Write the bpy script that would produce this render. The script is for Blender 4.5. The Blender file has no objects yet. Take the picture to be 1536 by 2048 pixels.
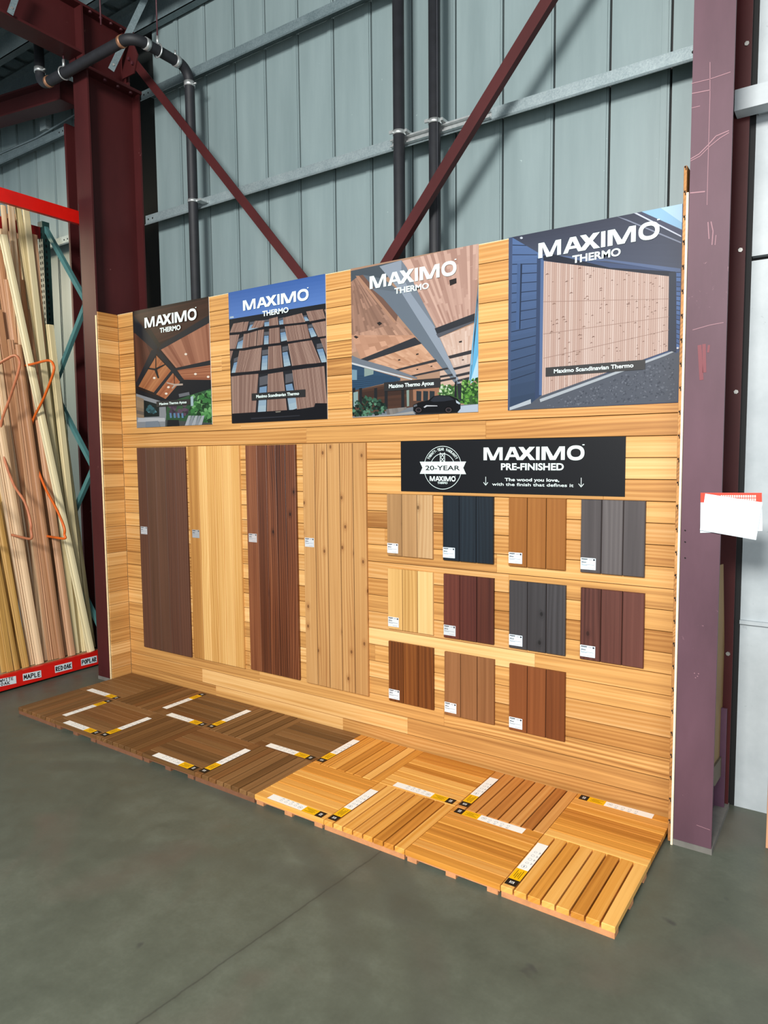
import bpy, math, random
from mathutils import Vector, Matrix, Euler
R = random.Random(7)
C = bpy.context.scene.collection
sc = bpy.context.scene

# ------------------------------------------------------------------ camera
ZO = 0.055                                   # deck tile top above the floor
CAM = Vector((4.7755, -3.9047, 1.9706 + ZO))
CROT = Euler((1.4898, 0.0094, 0.5956), 'XYZ')
FPX = 1400.62
cd = bpy.data.cameras.new('camera'); cam = bpy.data.objects.new('camera', cd); C.objects.link(cam)
cam.location = CAM; cam.rotation_euler = CROT
cd.sensor_fit = 'VERTICAL'; cd.sensor_height = 36.0; cd.lens = 36.0 * FPX / 2048.0
cd.clip_start = 0.05; cd.clip_end = 100
sc.camera = cam

# ------------------------------------------------------------------ world, lights, exposure
w = bpy.data.worlds.new('world'); sc.world = w; w.use_nodes = True
bg = w.node_tree.nodes['Background']; bg.inputs[0].default_value = (0.80, 0.92, 1.0, 1); bg.inputs[1].default_value = 0.55
def area(name, loc, target, sx, sy, power, col):
    d = bpy.data.lights.new(name, 'AREA'); d.shape = 'RECTANGLE'; d.size = sx; d.size_y = sy
    d.energy = power; d.color = col
    o = bpy.data.objects.new(name, d); C.objects.link(o); o.location = loc
    o.rotation_euler = (Vector(target) - Vector(loc)).to_track_quat('-Z', 'Y').to_euler()
    return o
area('bay_door_daylight', (4.2, -8.8, 5.3), (2.6, 0, 2.0), 2.2, 1.5, 1150, (1.0, 0.97, 0.93))
area('side_door_daylight', (6.8, -5.6, 2.4), (3.6, 0, 1.0), 2.5, 2.6, 130, (0.97, 0.98, 1.0))
area('high_bay_lamp', (-4.4, -2.0, 4.4), (-2.3, .5, 2.9), .6, .6, 26, (1.0, 0.84, 0.58)).data.spread = 1.3
sc.view_settings.view_transform = 'Standard'; sc.view_settings.look = 'None'
sc.view_settings.exposure = 0.0; sc.view_settings.gamma = 1.0
try: sc.view_settings.use_curve_mapping = False
except Exception: pass

# ------------------------------------------------------------------ picking points of the place by line of sight
CM = CROT.to_matrix()
def ray(px, py): return CM @ Vector(((px - 768) / FPX, -(py - 1024) / FPX, -1.0))
def onY(px, py, Y): d = ray(px, py); return CAM + d * ((Y - CAM.y) / d.y)
def onX(px, py, X): d = ray(px, py); return CAM + d * ((X - CAM.x) / d.x)
def onZ(px, py, Z): d = ray(px, py); return CAM + d * ((Z - CAM.z) / d.z)

# ------------------------------------------------------------------ materials
def lin(c): return c / 12.92 if c <= 0.04045 else ((c + 0.055) / 1.055) ** 2.4
def S(h):
    h = h.lstrip('#'); return tuple(lin(int(h[i:i+2], 16) / 255) for i in (0, 2, 4)) + (1.0,)
class NT:
    def __init__(s, name):
        s.m = bpy.data.materials.new(name); s.m.use_nodes = True; s.t = s.m.node_tree
        s.b = s.t.nodes['Principled BSDF']
    def n(s, typ, **kw):
        x = s.t.nodes.new('ShaderNode' + typ)
        for k, v in kw.items():
            if k.startswith('i_'):
                key = k[2:]; key = int(key) if key.isdigit() else key
                x.inputs[key].default_value = v
            else: setattr(x, k, v)
        return x
    def l(s, a, b): s.t.links.new(a, b)
    def math(s, op, a, b=None, c=None):
        x = s.n('Math', operation=op)
        for i, v in enumerate((a, b, c)):
            if v is None: continue
            if isinstance(v, (int, float)): x.inputs[i].default_value = v
            else: s.l(v, x.inputs[i])
        return x.outputs[0]
    def mix(s, f, a, b, mode='MIX'):
        x = s.n('Mix', data_type='RGBA', blend_type=mode)
        for i, v in ((0, f), (6, a), (7, b)):
            if isinstance(v, (int, float)): x.inputs[i].default_value = v
            elif isinstance(v, tuple): x.inputs[i].default_value = v
            else: s.l(v, x.inputs[i])
        return x.outputs[2]
    def ramp(s, f, stops):
        x = s.n('ValToRGB'); e = x.color_ramp.elements
        e[0].position, e[0].color = stops[0]; e[1].position, e[1].color = stops[-1]
        for p, c in stops[1:-1]:
            k = e.new(p); k.color = c
        s.l(f, x.inputs[0]); return x.outputs[0]
    def noise(s, vec, scale=5, detail=3, rough=.55, dist=0):
        x = s.n('TexNoise', i_Scale=scale, i_Detail=detail, i_Roughness=rough, i_Distortion=dist)
        if vec is not None: s.l(vec, x.inputs['Vector'])
        return x.outputs[0]
    def bump(s, h, strength=.2, dist=.002):
        x = s.n('Bump', i_Strength=strength, i_Distance=dist); s.l(h, x.inputs['Height']); s.l(x.outputs[0], s.b.inputs['Normal'])
MATS = {}
def plain(name, col, rough=.5, metal=0.0, var=.0, scale=8.0, spec=.5):
    if name in MATS: return MATS[name]
    k = NT(name); c = S(col) if isinstance(col, str) else col
    k.b.inputs['Base Color'].default_value = c
    k.b.inputs['Roughness'].default_value = rough; k.b.inputs['Metallic'].default_value = metal
    k.b.inputs['Specular IOR Level'].default_value = spec
    if var:
        tc = k.n('TexCoord'); f = k.noise(tc.outputs['Object'], scale, 5, .6)
        lo = tuple(x * (1 - var) for x in c[:3]) + (1,); hi = tuple(min(1, x * (1 + var)) for x in c[:3]) + (1,)
        k.l(k.ramp(f, [(.3, lo), (.7, hi)]), k.b.inputs['Base Color'])
    MATS[name] = k.m; return k.m

def wood(name, dark, mid, light, rough=.5, contrast=.55, tone=.35, ring=9.0, knots=0.0, streak=.5, tint=None, spec=.35):
    """boards mapped by uv: u runs along the board in metres, v across; attribute rnd varies every board"""
    if name in MATS: return MATS[name]
    k = NT(name); uv = k.n('UVMap'); at = k.n('Attribute', attribute_name='rnd')
    sep = k.n('SeparateXYZ'); k.l(uv.outputs[0], sep.inputs[0])
    sr = k.n('SeparateColor'); k.l(at.outputs['Color'], sr.inputs[0])
    r0, r1 = sr.outputs[0], sr.outputs[1]
    zz = k.math('MULTIPLY', r1, 37.0)
    def vec(su, sv):
        c = k.n('CombineXYZ'); k.l(k.math('MULTIPLY', sep.outputs[0], su), c.inputs[0])
        k.l(k.math('MULTIPLY', sep.outputs[1], sv), c.inputs[1]); k.l(zz, c.inputs[2]); return c.outputs[0]
    warp = k.noise(vec(.55, 5.0), 1.0, 2, .5)
    # growth rings: bands across the board, bent by the warp noise; strong on some boards only
    ph = k.math('ADD', k.math('MULTIPLY', sep.outputs[1], ring * 9.0), k.math('MULTIPLY', warp, ring * 1.1))
    tri = k.math('SUBTRACT', k.math('PINGPONG', ph, 1.0), .5)
    amp = k.math('ADD', .07, k.math('MULTIPLY', k.math('GREATER_THAN', r1, .66), .17))
    fib = k.noise(vec(2.2, 330.0), 1.0, 3, .6)
    brd = k.noise(vec(.30, 34.0), 1.0, 4, .62)
    wide = k.noise(vec(.8, 6.0), 1.0, 2, .5)
    g = k.math('ADD', k.math('MULTIPLY', tri, amp), k.math('ADD', k.math('MULTIPLY', brd, streak), k.math('MULTIPLY', fib, .24)))
    g = k.math('ADD', g, k.math('MULTIPLY', k.math('SUBTRACT', wide, .5), .30))
    g = k.math('ADD', g, k.math('MULTIPLY', k.math('SUBTRACT', r0, .5), tone))
    cen = .5 * streak + .12
    col = k.ramp(g, [(max(0, cen - .42 * contrast), S(dark)), (cen, S(mid)), (min(1, cen + .40 * contrast), S(light))])
    if tint:
        col = k.mix(k.math('MULTIPLY', k.math('GREATER_THAN', r1, .72), .45), col, S(tint))
    if knots:
        cv = k.n('CombineXYZ'); k.l(k.math('ADD', k.math('MULTIPLY', sep.outputs[0], 5.5), zz), cv.inputs[0]); k.l(k.math('ADD', k.math('MULTIPLY', sep.outputs[1], 8.5), k.math('MULTIPLY', r0, 41.0)), cv.inputs[1])
        vo = k.n('TexVoronoi', i_Scale=1.0, voronoi_dimensions='2D'); k.l(cv.outputs[0], vo.inputs['Vector'])
        vc = k.n('SeparateColor'); k.l(vo.outputs['Color'], vc.inputs[0]); on = k.math('GREATER_THAN', vc.outputs[0], 1.0 - knots)
        d = k.math('ADD', vo.outputs['Distance'], k.math('MULTIPLY', k.math('SUBTRACT', fib, .5), .05))
        halo = k.math('MULTIPLY', on, k.math('SUBTRACT', 1.0, k.math('MINIMUM', k.math('DIVIDE', d, .26), 1.0)))
        ringk = k.math('PINGPONG', k.math('MULTIPLY', d, 11.0), .5)
        kn = k.math('MULTIPLY', on, k.math('MINIMUM', k.math('MULTIPLY', k.math('MAXIMUM', k.math('SUBTRACT', .10, d), 0.0), 18.0), 1.0))
        col = k.mix(k.math('MULTIPLY', halo, k.math('ADD', .35, ringk)), col, S(dark))
        dk = tuple(x * .45 for x in S(dark)[:3]) + (1,)
        col = k.mix(k.math('MULTIPLY', kn, .8), col, dk)
    k.l(col, k.b.inputs['Base Color']); k.b.inputs['Roughness'].default_value = rough
    k.b.inputs['Specular IOR Level'].default_value = spec
    k.bump(fib, .12, .001)
    MATS[name] = k.m; return k.m

def print_mat():
    k = NT('printed_ink'); at = k.n('Attribute', attribute_name='rnd')
    k.l(at.outputs['Color'], k.b.inputs['Base Color'])
    k.b.inputs['Roughness'].default_value = .42; k.b.inputs['Specular IOR Level'].default_value = .16
    return k.m
PRINT = print_mat()

def steel(name, base, worn, rough=.5, scr=.62, spec=.4):
    k = NT(name); tc = k.n('TexCoord'); mp = k.n('Mapping'); mp.inputs['Scale'].default_value = (1, 1, .35)
    k.l(tc.outputs['Object'], mp.inputs[0])
    f = k.noise(mp.outputs[0], 3.0, 6, .6)
    b = S(base); lo = tuple(x * .8 for x in b[:3]) + (1,); hi = tuple(x * 1.2 for x in b[:3]) + (1,)
    col = k.ramp(f, [(.3, lo), (.7, hi)])
    s1 = k.noise(tc.outputs['Object'], 22.0, 8, .72, .6)
    s2 = k.noise(tc.outputs['Object'], 2.6, 2, .5)
    msk = k.ramp(k.math('MULTIPLY', s1, k.math('ADD', s2, .5)), [(scr, (0, 0, 0, 1)), (scr + .05, (1, 1, 1, 1))])
    col = k.mix(k.math('MULTIPLY', msk, .55), col, S(worn))
    k.l(col, k.b.inputs['Base Color']); k.b.inputs['Roughness'].default_value = rough
    k.b.inputs['Specular IOR Level'].default_value = spec
    k.bump(s1, .05, .002); MATS[name] = k.m; return k.m

def galv(name, a, b, metal=.55, rough=.42):
    k = NT(name); tc = k.n('TexCoord')
    vo = k.n('TexVoronoi', i_Scale=130.0); k.l(tc.outputs['Object'], vo.inputs['Vector'])
    f = k.noise(tc.outputs['Object'], 6, 4, .6)
    g = k.math('ADD', k.math('MULTIPLY', vo.outputs['Color'], .35), k.math('MULTIPLY', f, .65))
    k.l(k.ramp(g, [(.25, S(a)), (.75, S(b))]), k.b.inputs['Base Color'])
    k.b.inputs['Metallic'].default_value = metal; k.b.inputs['Roughness'].default_value = rough
    MATS[name] = k.m; return k.m

def siding_mat():
    k = NT('painted_metal_siding'); tc = k.n('TexCoord'); mp = k.n('Mapping'); mp.inputs['Scale'].default_value = (2.5, 1, .25)
    k.l(tc.outputs['Object'], mp.inputs[0]); f = k.noise(mp.outputs[0], 2.2, 5, .6)
    col = k.ramp(f, [(.3, S('758688')), (.7, S('859698'))])
    sp = k.noise(tc.outputs['Object'], 34, 4, .7)
    col = k.mix(k.ramp(sp, [(.735, (0, 0, 0, 1)), (.76, (1, 1, 1, 1))]), col, S('b4c6c6'))
    k.l(col, k.b.inputs['Base Color']); k.b.inputs['Roughness'].default_value = .42
    fi = k.noise(tc.outputs['Object'], 160, 2, .5); k.bump(fi, .06, .001)
    return k.m
def concrete_mat():
    k = NT('sealed_concrete'); tc = k.n('TexCoord'); P = tc.outputs['Object']
    f1 = k.noise(P, .9, 6, .62, .4); f2 = k.noise(P, 7.0, 6, .65); f3 = k.noise(P, 60, 3, .6)
    g = k.math('ADD', k.math('MULTIPLY', f1, .55), k.math('ADD', k.math('MULTIPLY', f2, .33), k.math('MULTIPLY', f3, .12)))
    col = k.ramp(g, [(.32, S('494e44')), (.5, S('585d51')), (.68, S('696e61'))])
    # pinkish stains
    st = k.noise(P, 1.3, 3, .5, .8); col = k.mix(k.math('MULTIPLY', k.ramp(st, [(.56, (0,0,0,1)), (.72, (1,1,1,1))]), .35), col, S('6c5c53'))
    sx = k.n('SeparateXYZ'); k.l(P, sx.inputs[0])
    # tyre arcs: wide darker rings with soft edges
    for (cx, cy, rr, wd, amt) in ((1.6, -3.1, 2.35, .11, .55), (1.6, -3.1, 2.05, .09, .4), (6.6, -2.6, 2.1, .12, .5), (6.6, -2.6, 2.5, .10, .4), (3.2, -4.6, 3.2, .10, .35)):
        dx = k.math('SUBTRACT', sx.outputs[0], cx); dy = k.math('SUBTRACT', sx.outputs[1], cy)
        d = k.math('SQRT', k.math('ADD', k.math('MULTIPLY', dx, dx), k.math('MULTIPLY', dy, dy)))
        a = k.math('ABSOLUTE', k.math('SUBTRACT', k.math('ADD', d, k.math('MULTIPLY', f2, .03)), rr))
        m = k.math('SUBTRACT', 1.0, k.math('MINIMUM', k.math('POWER', k.math('DIVIDE', a, wd), 3.0), 1.0))
        m = k.math('MULTIPLY', m, k.math('MULTIPLY', amt, k.ramp(f1, [(.4, (0,0,0,1)), (.6, (1,1,1,1))])))
        col = k.mix(m, col, S('454740'))
    # saw-cut joint running towards the display
    jx = k.math('ABSOLUTE', k.math('SUBTRACT', k.math('ADD', sx.outputs[0], k.math('ADD', k.math('MULTIPLY', f2, .025), k.math('MULTIPLY', sx.outputs[1], -.085))), 2.925))
    jm = k.math('SUBTRACT', 1.0, k.math('MINIMUM', k.math('DIVIDE', jx, .007), 1.0))
    jm2 = k.math('SUBTRACT', 1.0, k.math('MINIMUM', k.math('DIVIDE', jx, .05), 1.0))
    col = k.mix(k.math('MULTIPLY', jm2, .35), col, S('464840')); col = k.mix(k.math('MULTIPLY', jm, .7), col, S('3d3e38'))
    # oil drips and pale specks
    dr = k.noise(P, 5.2, 2, .5); col = k.mix(k.math('MULTIPLY', k.ramp(dr, [(.735, (0,0,0,1)), (.78, (1,1,1,1))]), .65), col, S('37383a'))
    pk = k.noise(P, 24, 2, .5); col = k.mix(k.ramp(pk, [(.80, (0,0,0,1)), (.83, (1,1,1,1))]), col, S('a7a69a'))
    k.l(col, k.b.inputs['Base Color'])
    k.l(k.ramp(f2, [(.3, (.34,)*3 + (1,)), (.7, (.52,)*3 + (1,))]), k.b.inputs['Roughness'])
    k.b.inputs['Specular IOR Level'].default_value = .3
    k.bump(f3, .06, .002); return k.m
def white_panel_mat():
    k = NT('white_painted_panel'); tc = k.n('TexCoord'); f = k.noise(tc.outputs['Object'], 3, 6, .65)
    col = k.ramp(f, [(.3, S('a2abaf')), (.7, S('b9c1c4'))])
    s = k.noise(tc.outputs['Object'], 16, 8, .75, .8); col = k.mix(k.math('MULTIPLY', k.ramp(s, [(.64, (0,0,0,1)), (.68, (1,1,1,1))]), .6), col, S('8b9296'))
    k.l(col, k.b.inputs['Base Color']); k.b.inputs['Roughness'].default_value = .5; return k.m

M_maroon = steel('maroon_primer_steel', '5b414b', 'a37d85', .5, .72, .25)
M_maroon_dark = steel('dark_oxide_primer_steel', '451b1c', '8a5a58', .5, .74, .25)
M_galv = galv('galvanized_steel', '76868a', '98a5a8', .25, .45)
M_galvd = galv('aged_galvanized_steel', '5a6b70', '7b8b8f', .25, .5)
M_siding = siding_mat(); M_floor = concrete_mat(); M_white = white_panel_mat()
M_black = plain('black_foam_insulation', '1d1f24', .62, 0, .25, 12)
M_seal_shade = plain('black_seal_and_gap_shade', '0b0c0d', .7)
M_clamp = plain('zinc_clamp', 'c4c8c8', .35, .7, .15, 30)
M_copper = plain('copper_tape_band', 'a77a5c', .45, .4, .3, 40)
M_red = plain('red_painted_beam', 'd3150c', .42, 0, .12, 5)
M_teal = plain('teal_painted_steel', '4f8080', .5, 0, .12, 6)
M_tealdk = plain('dark_green_painted_steel', '1f3f3c', .5, 0, .15, 6)
M_orange = plain('orange_painted_rod', 'd9641c', .42, 0, .15, 9)
M_peach = plain('worn_orange_rod', 'b9714e', .5, 0, .25, 9)
M_slot = plain('slot_shadow_hole', '050505', .9)
M_bolt = plain('steel_bolt', 'a8a8a4', .4, .6, .2, 30)
M_boltd = plain('painted_bolt', '4a2028', .5, 0, .2, 30)
M_paper = plain('white_paper', 'd6e2e7', .6)
M_redp = plain('red_printed_paper', 'd8391f', .55)
M_ink = plain('black_marker_ink', '15171c', .6)
M_lett = plain('pale_white_lettering', 'dcefec', .5)
M_banner = plain('black_banner_print', '0d0f14', .42, 0, 0, 1, .25)
M_ply = plain('plywood_edge', 'e8cfa0', .65, 0, .12, 40)
M_card = plain('brown_hardboard', '86693f', .7, 0, .12, 6)
M_ledge = plain('dusty_brown_steel', '5d5140', .7, 0, .2, 8)

M_wall = wood('ayous_cladding', '8c5a2a', 'cf9b59', 'eac083', .5, .70, .46, 9, 0, .66, 'ac7438')
M_walldk = plain('groove_backing', '24160b', .9)

# ------------------------------------------------------------------ mesh builder
class MB:
    def __init__(s): s.v = []; s.f = []; s.uv = []; s.c = []; s.mi = []; s.sm = []
    def face(s, pts, uv=None, col=(.5, .5, .5), mi=0, smooth=False):
        i = len(s.v); s.v += [tuple(p) for p in pts]; s.f.append(tuple(range(i, i + len(pts))))
        if uv is None: uv = [(p[0] + p[1] * .7, p[2]) for p in pts]
        s.uv += uv; s.c += [tuple(col[:3]) + (1,)] * len(pts); s.mi.append(mi); s.sm.append(smooth)
    def board(s, o, ux, uy, uz, L, W, T, ch=.002, r=None, mi=0, bottom=True):
        """board with chamfered upper edges; o = corner, ux along, uy across, uz up (its face)"""
        o = Vector(o); ux = Vector(ux); uy = Vector(uy); uz = Vector(uz)
        if r is None: r = (R.random(), R.random(), R.random())
        u0 = r[2] * 30; v0 = r[1] * 5
        P = lambda a, b, c: o + ux * a + uy * b + uz * c
        def q(pts): s.face([P(*p) for p in pts], [(u0 + p[0], v0 + p[1] + p[2]) for p in pts], r, mi)
        c = ch; t = T - c
        q([(c, c, T), (L - c, c, T), (L - c, W - c, T), (c, W - c, T)])
        q([(0, 0, t), (L, 0, t), (L - c, c, T), (c, c, T)]); q([(L, W, t), (0, W, t), (c, W - c, T), (L - c, W - c, T)])
        q([(0, W, t), (0, 0, t), (c, c, T), (c, W - c, T)]); q([(L, 0, t), (L, W, t), (L - c, W - c, T), (L - c, c, T)])
        q([(0, 0, 0), (L, 0, 0), (L, 0, t), (0, 0, t)]); q([(L, W, 0), (0, W, 0), (0, W, t), (L, W, t)])
        q([(0, W, 0), (0, 0, 0), (0, 0, t), (0, W, t)]); q([(L, 0, 0), (L, W, 0), (L, W, t), (L, 0, t)])
        if bottom: q([(0, W, 0), (L, W, 0), (L, 0, 0), (0, 0, 0)])
    def box(s, a, b, mi=0, col=(.5, .5, .5)):
        x0, y0, z0 = [min(a[i], b[i]) for i in range(3)]; x1, y1, z1 = [max(a[i], b[i]) for i in range(3)]
        for q in (((x0,y0,z0),(x1,y0,z0),(x1,y0,z1),(x0,y0,z1)), ((x1,y1,z0),(x0,y1,z0),(x0,y1,z1),(x1,y1,z1)),
                  ((x1,y0,z0),(x1,y1,z0),(x1,y1,z1),(x1,y0,z1)), ((x0,y1,z0),(x0,y0,z0),(x0,y0,z1),(x0,y1,z1)),
                  ((x0,y0,z1),(x1,y0,z1),(x1,y1,z1),(x0,y1,z1)), ((x0,y1,z0),(x1,y1,z0),(x1,y0,z0),(x0,y0,z0))):
            s.face(q, None, col, mi)
    def prism(s, poly, direction, mi=0, col=(.5, .5, .5), caps=True, uvL=None, smooth=False):
        """extrude a 3d polygon along direction"""
        d = Vector(direction); A = [Vector(p) for p in poly]; B = [p + d for p in A]; n = len(A); L = d.length
        nrm = Vector((0, 0, 0))
        for i in range(n): nrm += A[i].cross(A[(i + 1) % n])
        if nrm.dot(d) > 0: A.reverse(); B.reverse()
        if caps: s.face(A, None, col, mi); s.face(B[::-1], None, col, mi)
        acc = 0; u0 = col[2] * 30; v0 = col[1] * 5
        for i in range(n):
            j = (i + 1) % n; e = (A[j] - A[i]).length
            s.face([A[i], B[i], B[j], A[j]], [(u0, v0 + acc), (u0 + L, v0 + acc), (u0 + L, v0 + acc + e), (u0, v0 + acc + e)], col, mi, smooth); acc += e
    def tube(s, pts, r, n=12, mi=0, caps=True, closed=False, smooth=True):
        P = [Vector(p) for p in pts]; m = len(P); rings = []; up = None
        for i in range(m):
            if closed: t = (P[(i + 1) % m] - P[i - 1]).normalized()
            else: t = (P[min(i + 1, m - 1)] - P[max(i - 1, 0)]).normalized()
            if up is None: up = Vector((0, 0, 1)) if abs(t.z) < .9 else Vector((1, 0, 0))
            a = (up - t * up.dot(t)).normalized(); b = t.cross(a); up = a
            rings.append([P[i] + (a * math.cos(2*math.pi*k/n) + b * math.sin(2*math.pi*k/n)) * r for k in range(n)])
        for i in range(m if closed else m - 1):
            A = rings[i]; B = rings[(i + 1) % m]
            for k in range(n): s.face([A[k], A[(k+1)%n], B[(k+1)%n], B[k]], None, (.5,.5,.5), mi, smooth)
        if caps and not closed: s.face(rings[0][::-1], None, (.5,.5,.5), mi); s.face(rings[-1], None, (.5,.5,.5), mi)
    def build(s, name, mats, parent=None, weld=False):
        me = bpy.data.meshes.new(name); me.from_pydata(s.v, [], s.f)
        if not isinstance(mats, (list, tuple)): mats = [mats]
        for m in mats: me.materials.append(m)
        me.polygons.foreach_set('material_index', s.mi); me.polygons.foreach_set('use_smooth', s.sm)
        ul = me.uv_layers.new(name='UVMap'); ul.data.foreach_set('uv', [x for p in s.uv for x in p])
        ca = me.color_attributes.new('rnd', 'FLOAT_COLOR', 'CORNER'); ca.data.foreach_set('color', [x for p in s.c for x in p])
        if weld or any(s.sm):
            import bmesh
            bm = bmesh.new(); bm.from_mesh(me); bmesh.ops.remove_doubles(bm, verts=bm.verts, dist=1e-5); bm.to_mesh(me); bm.free()
        me.update()
        o = bpy.data.objects.new(name, me); C.objects.link(o)
        if parent is not None:
            o.parent = parent; o.matrix_parent_inverse = Matrix.Translation(-parent.location)
        return o
def thing(name, label, cat, loc, group=None):
    o = bpy.data.objects.new(name, None); C.objects.link(o); o.location = loc; o.empty_display_size = .1
    return tag(o, label, cat, group)
def tag(o, label, cat, group=None):
    o['label'] = label; o['category'] = cat; o['kind'] = 'thing'
    if group: o['group'] = group
    return o
def struct(o): o['kind'] = 'structure'; return o
X, Y, Z = Vector((1,0,0)), Vector((0,1,0)), Vector((0,0,1))

# ------------------------------------------------------------------ lettering
_tc = {}
def text_polys(s, bold=0.0, size=1.0):
    key = (s, bold)
    if key in _tc: return _tc[key]
    cu = bpy.data.curves.new('t', 'FONT'); cu.body = s; cu.size = 1.0; cu.offset = bold; cu.resolution_u = 4; cu.fill_mode = 'FRONT'
    ob = bpy.data.objects.new('t', cu); C.objects.link(ob)
    dg = bpy.context.evaluated_depsgraph_get(); dg.update()
    me = bpy.data.meshes.new_from_object(ob.evaluated_get(dg))
    vs = [(v.co.x, v.co.y) for v in me.vertices]; fs = [tuple(p.vertices) for p in me.polygons]
    bpy.data.objects.remove(ob); bpy.data.curves.remove(cu); bpy.data.meshes.remove(me)
    _tc[key] = (vs, fs); return vs, fs
def put_text(mb, s, o, right, up, w, h, bold=0.0, mi=0, col=(.5,.5,.5), nrm=None):
    """text stretched to width w and cap height h, lower-left at o"""
    vs, fs = text_polys(s, bold)
    if not vs: return
    x0 = min(v[0] for v in vs); x1 = max(v[0] for v in vs)
    o = Vector(o); kx = w / (x1 - x0); ky = h / .73
    if nrm is None: nrm = Vector(right).cross(Vector(up))
    for f in fs:
        pts = [o + Vector(right) * ((vs[i][0] - x0) * kx) + Vector(up) * (vs[i][1] * ky) for i in f]
        n = (pts[1] - pts[0]).cross(pts[2] - pts[0])
        if n.dot(nrm) < 0: pts.reverse()
        mb.face(pts, None, col, mi)
# wide grotesque capitals of the display's logo, drawn on a grid 0..1 high
def _ring(cx, cy, a, b, ai, bi, n=28):
    out = []
    for k in range(n):
        t0 = 2*math.pi*k/n; t1 = 2*math.pi*(k+1)/n
        f = lambda t, A, B: (cx + A*math.copysign(abs(math.cos(t))**.86, math.cos(t)), cy + B*math.copysign(abs(math.sin(t))**.86, math.sin(t)))
        out.append([f(t0, a, b), f(t1, a, b), f(t1, ai, bi), f(t0, ai, bi)])
    return out
def logo_polys():
    P = []
    def m(x, k=1.0): P.append([(x + (q - 160) * k, y) for q, y in ((160,0),(160,1),(222,1),(283,.25),(345,1),(402,1),(402,0),(362,0),(362,.72),(308,0),(248,0),(204,.72),(204,0))])
    m(160)
    P.append([(425,0),(472,0),(528,.86),(555,1),(494,1)]); P.append([(500,1),(555,1),(625,0),(580,0)]); P.append([(478,.24),(575,.24),(565,.42),(487,.42)])
    P.append([(585,0),(652,0),(794,1),(728,1)]); P.append([(597,1),(656,1),(706,.58),(672,.34)]); P.append([(695,.39),(722,.55),(799,0),(737,0)])
    P.append([(808,0),(850,0),(850,1),(808,1)]); m(872, 1.105)
    P.extend(_ring(1260, .51, 96, .55, 56, .31)); P.append([(1332,1.06),(1356,1.06),(1356,1.13),(1332,1.13)])
    return [[((x - 160) / 1195, y) for x, y in p] for p in P], 1.0
LOGO, LOGOW = logo_polys()
def put_logo(mb, o, right, up, w, h, mi=0, col=(.5,.5,.5)):
    o = Vector(o); right = Vector(right); up = Vector(up); n0 = right.cross(up)
    for q_, p in enumerate(LOGO):
        o_ = o + n0.normalized() * (.00006 * (q_ % 12)); pts = [o_ + right * (x / LOGOW * w) + up * (y * h) for x, y in p]
        n = Vector((0, 0, 0))
        for i_ in range(len(pts)): n += pts[i_].cross(pts[(i_ + 1) % len(pts)])
        if n.dot(n0) < 0: pts.reverse()
        mb.face(pts, None, col, mi)
STROKES = {'P': [[(0,0),(0,1),(.6,.95),(.65,.6),(0,.45)]], 'O': [[(.35,1),(.05,.7),(.05,.25),(.35,0),(.65,.3),(.65,.75),(.35,1)]],
 'L': [[(.05,1),(0,0),(.6,.05)]], 'A': [[(0,0),(.35,1),(.7,0)],[(.15,.38),(.58,.38)]], 'R': [[(0,0),(0,1),(.55,.9),(.55,.6),(0,.5),(.65,0)]],
 'E': [[(.6,1),(0,.97),(0,0),(.6,.03)],[(0,.5),(.5,.52)]], 'D': [[(0,0),(0,1),(.45,.85),(.65,.5),(.45,.1),(0,0)]], 'K': [[(0,0),(0,1)],[(.6,1),(.05,.45),(.65,0)]],
 'M': [[(0,0),(.08,1),(.38,.3),(.68,1),(.75,0)]], 'W': [[(0,1),(.2,0),(.4,.7),(.6,0),(.8,1)]], 'H': [[(0,0),(0,1)],[(.6,0),(.6,1)],[(0,.5),(.6,.5)]],
 'I': [[(.1,0),(.5,0)],[(.3,0),(.3,1)],[(.1,1),(.5,1)]], 'T': [[(0,1),(.7,1)],[(.35,1),(.35,0)]]}
def stroke_text(mb, s, o, right, up, w, h, t, mi=0):
    o = Vector(o); right = Vector(right); up = Vector(up); adv = w / (len(s) - .25)
    nn = right.cross(up).normalized()
    for k, ch in enumerate(s):
        for st in STROKES.get(ch, []):
            pts = [o + right * (k * adv + x * adv * .98) + up * (y * h) for x, y in st]
            for a, b in zip(pts, pts[1:]):
                d = (b - a).normalized(); n = nn.cross(d) * t
                a2 = a - d * t * .6; b2 = b + d * t * .6
                mb.face([a2 - n, b2 - n, b2 + n, a2 + n], None, (.5,)*3, mi)

# ================================================================== THE SETTING
f = MB(); f.face([(-7, -9, 0), (9, -9, 0), (9, 1.2, 0), (-7, 1.2, 0)]); struct(f.build('floor', M_floor))
YB = .52                                                  # face of the metal siding
mb = MB(); seams = [-3.585 + .3556 * k for k in range(-8, 8)]
seams = [s for s in seams if s < -1.1] + [-.843 + .3556 * k for k in range(0, 20)]
seams = [4.7755 + (q - 4.7755) * .98224 for q in seams]
xs = [-7.0] + [q for q in seams if q < -1.8] + [-1.70]; xr = [-.757] + [q for q in seams if -.6 < q < 4.1] + [4.2]
for a, b in list(zip(xs, xs[1:])) + list(zip(xr, xr[1:])):
    # flat pan, a raised strip left of the seam, then the dark open joint
    mb.box((a + .004, YB, 0), (b - .060, YB + .03, 6.4)); mb.box((b - .058, YB - .007, 0), (b - .022, YB + .03, 6.4)); mb.box((b - .022, YB, 0), (b - .010, YB + .03, 6.4))
    mb.box((b - .06, YB + .026, 0), (b + .005, YB + .036, 6.4), 1)
mb.box((-1.75, YB + .16, 0), (-.70, YB + .18, 6.4), 2); mb.box((-.752, YB + .031, 0), (-.74, YB + .16, 6.4), 2)  # near-black sheets give the open gap by the left column its shade by colour
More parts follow.
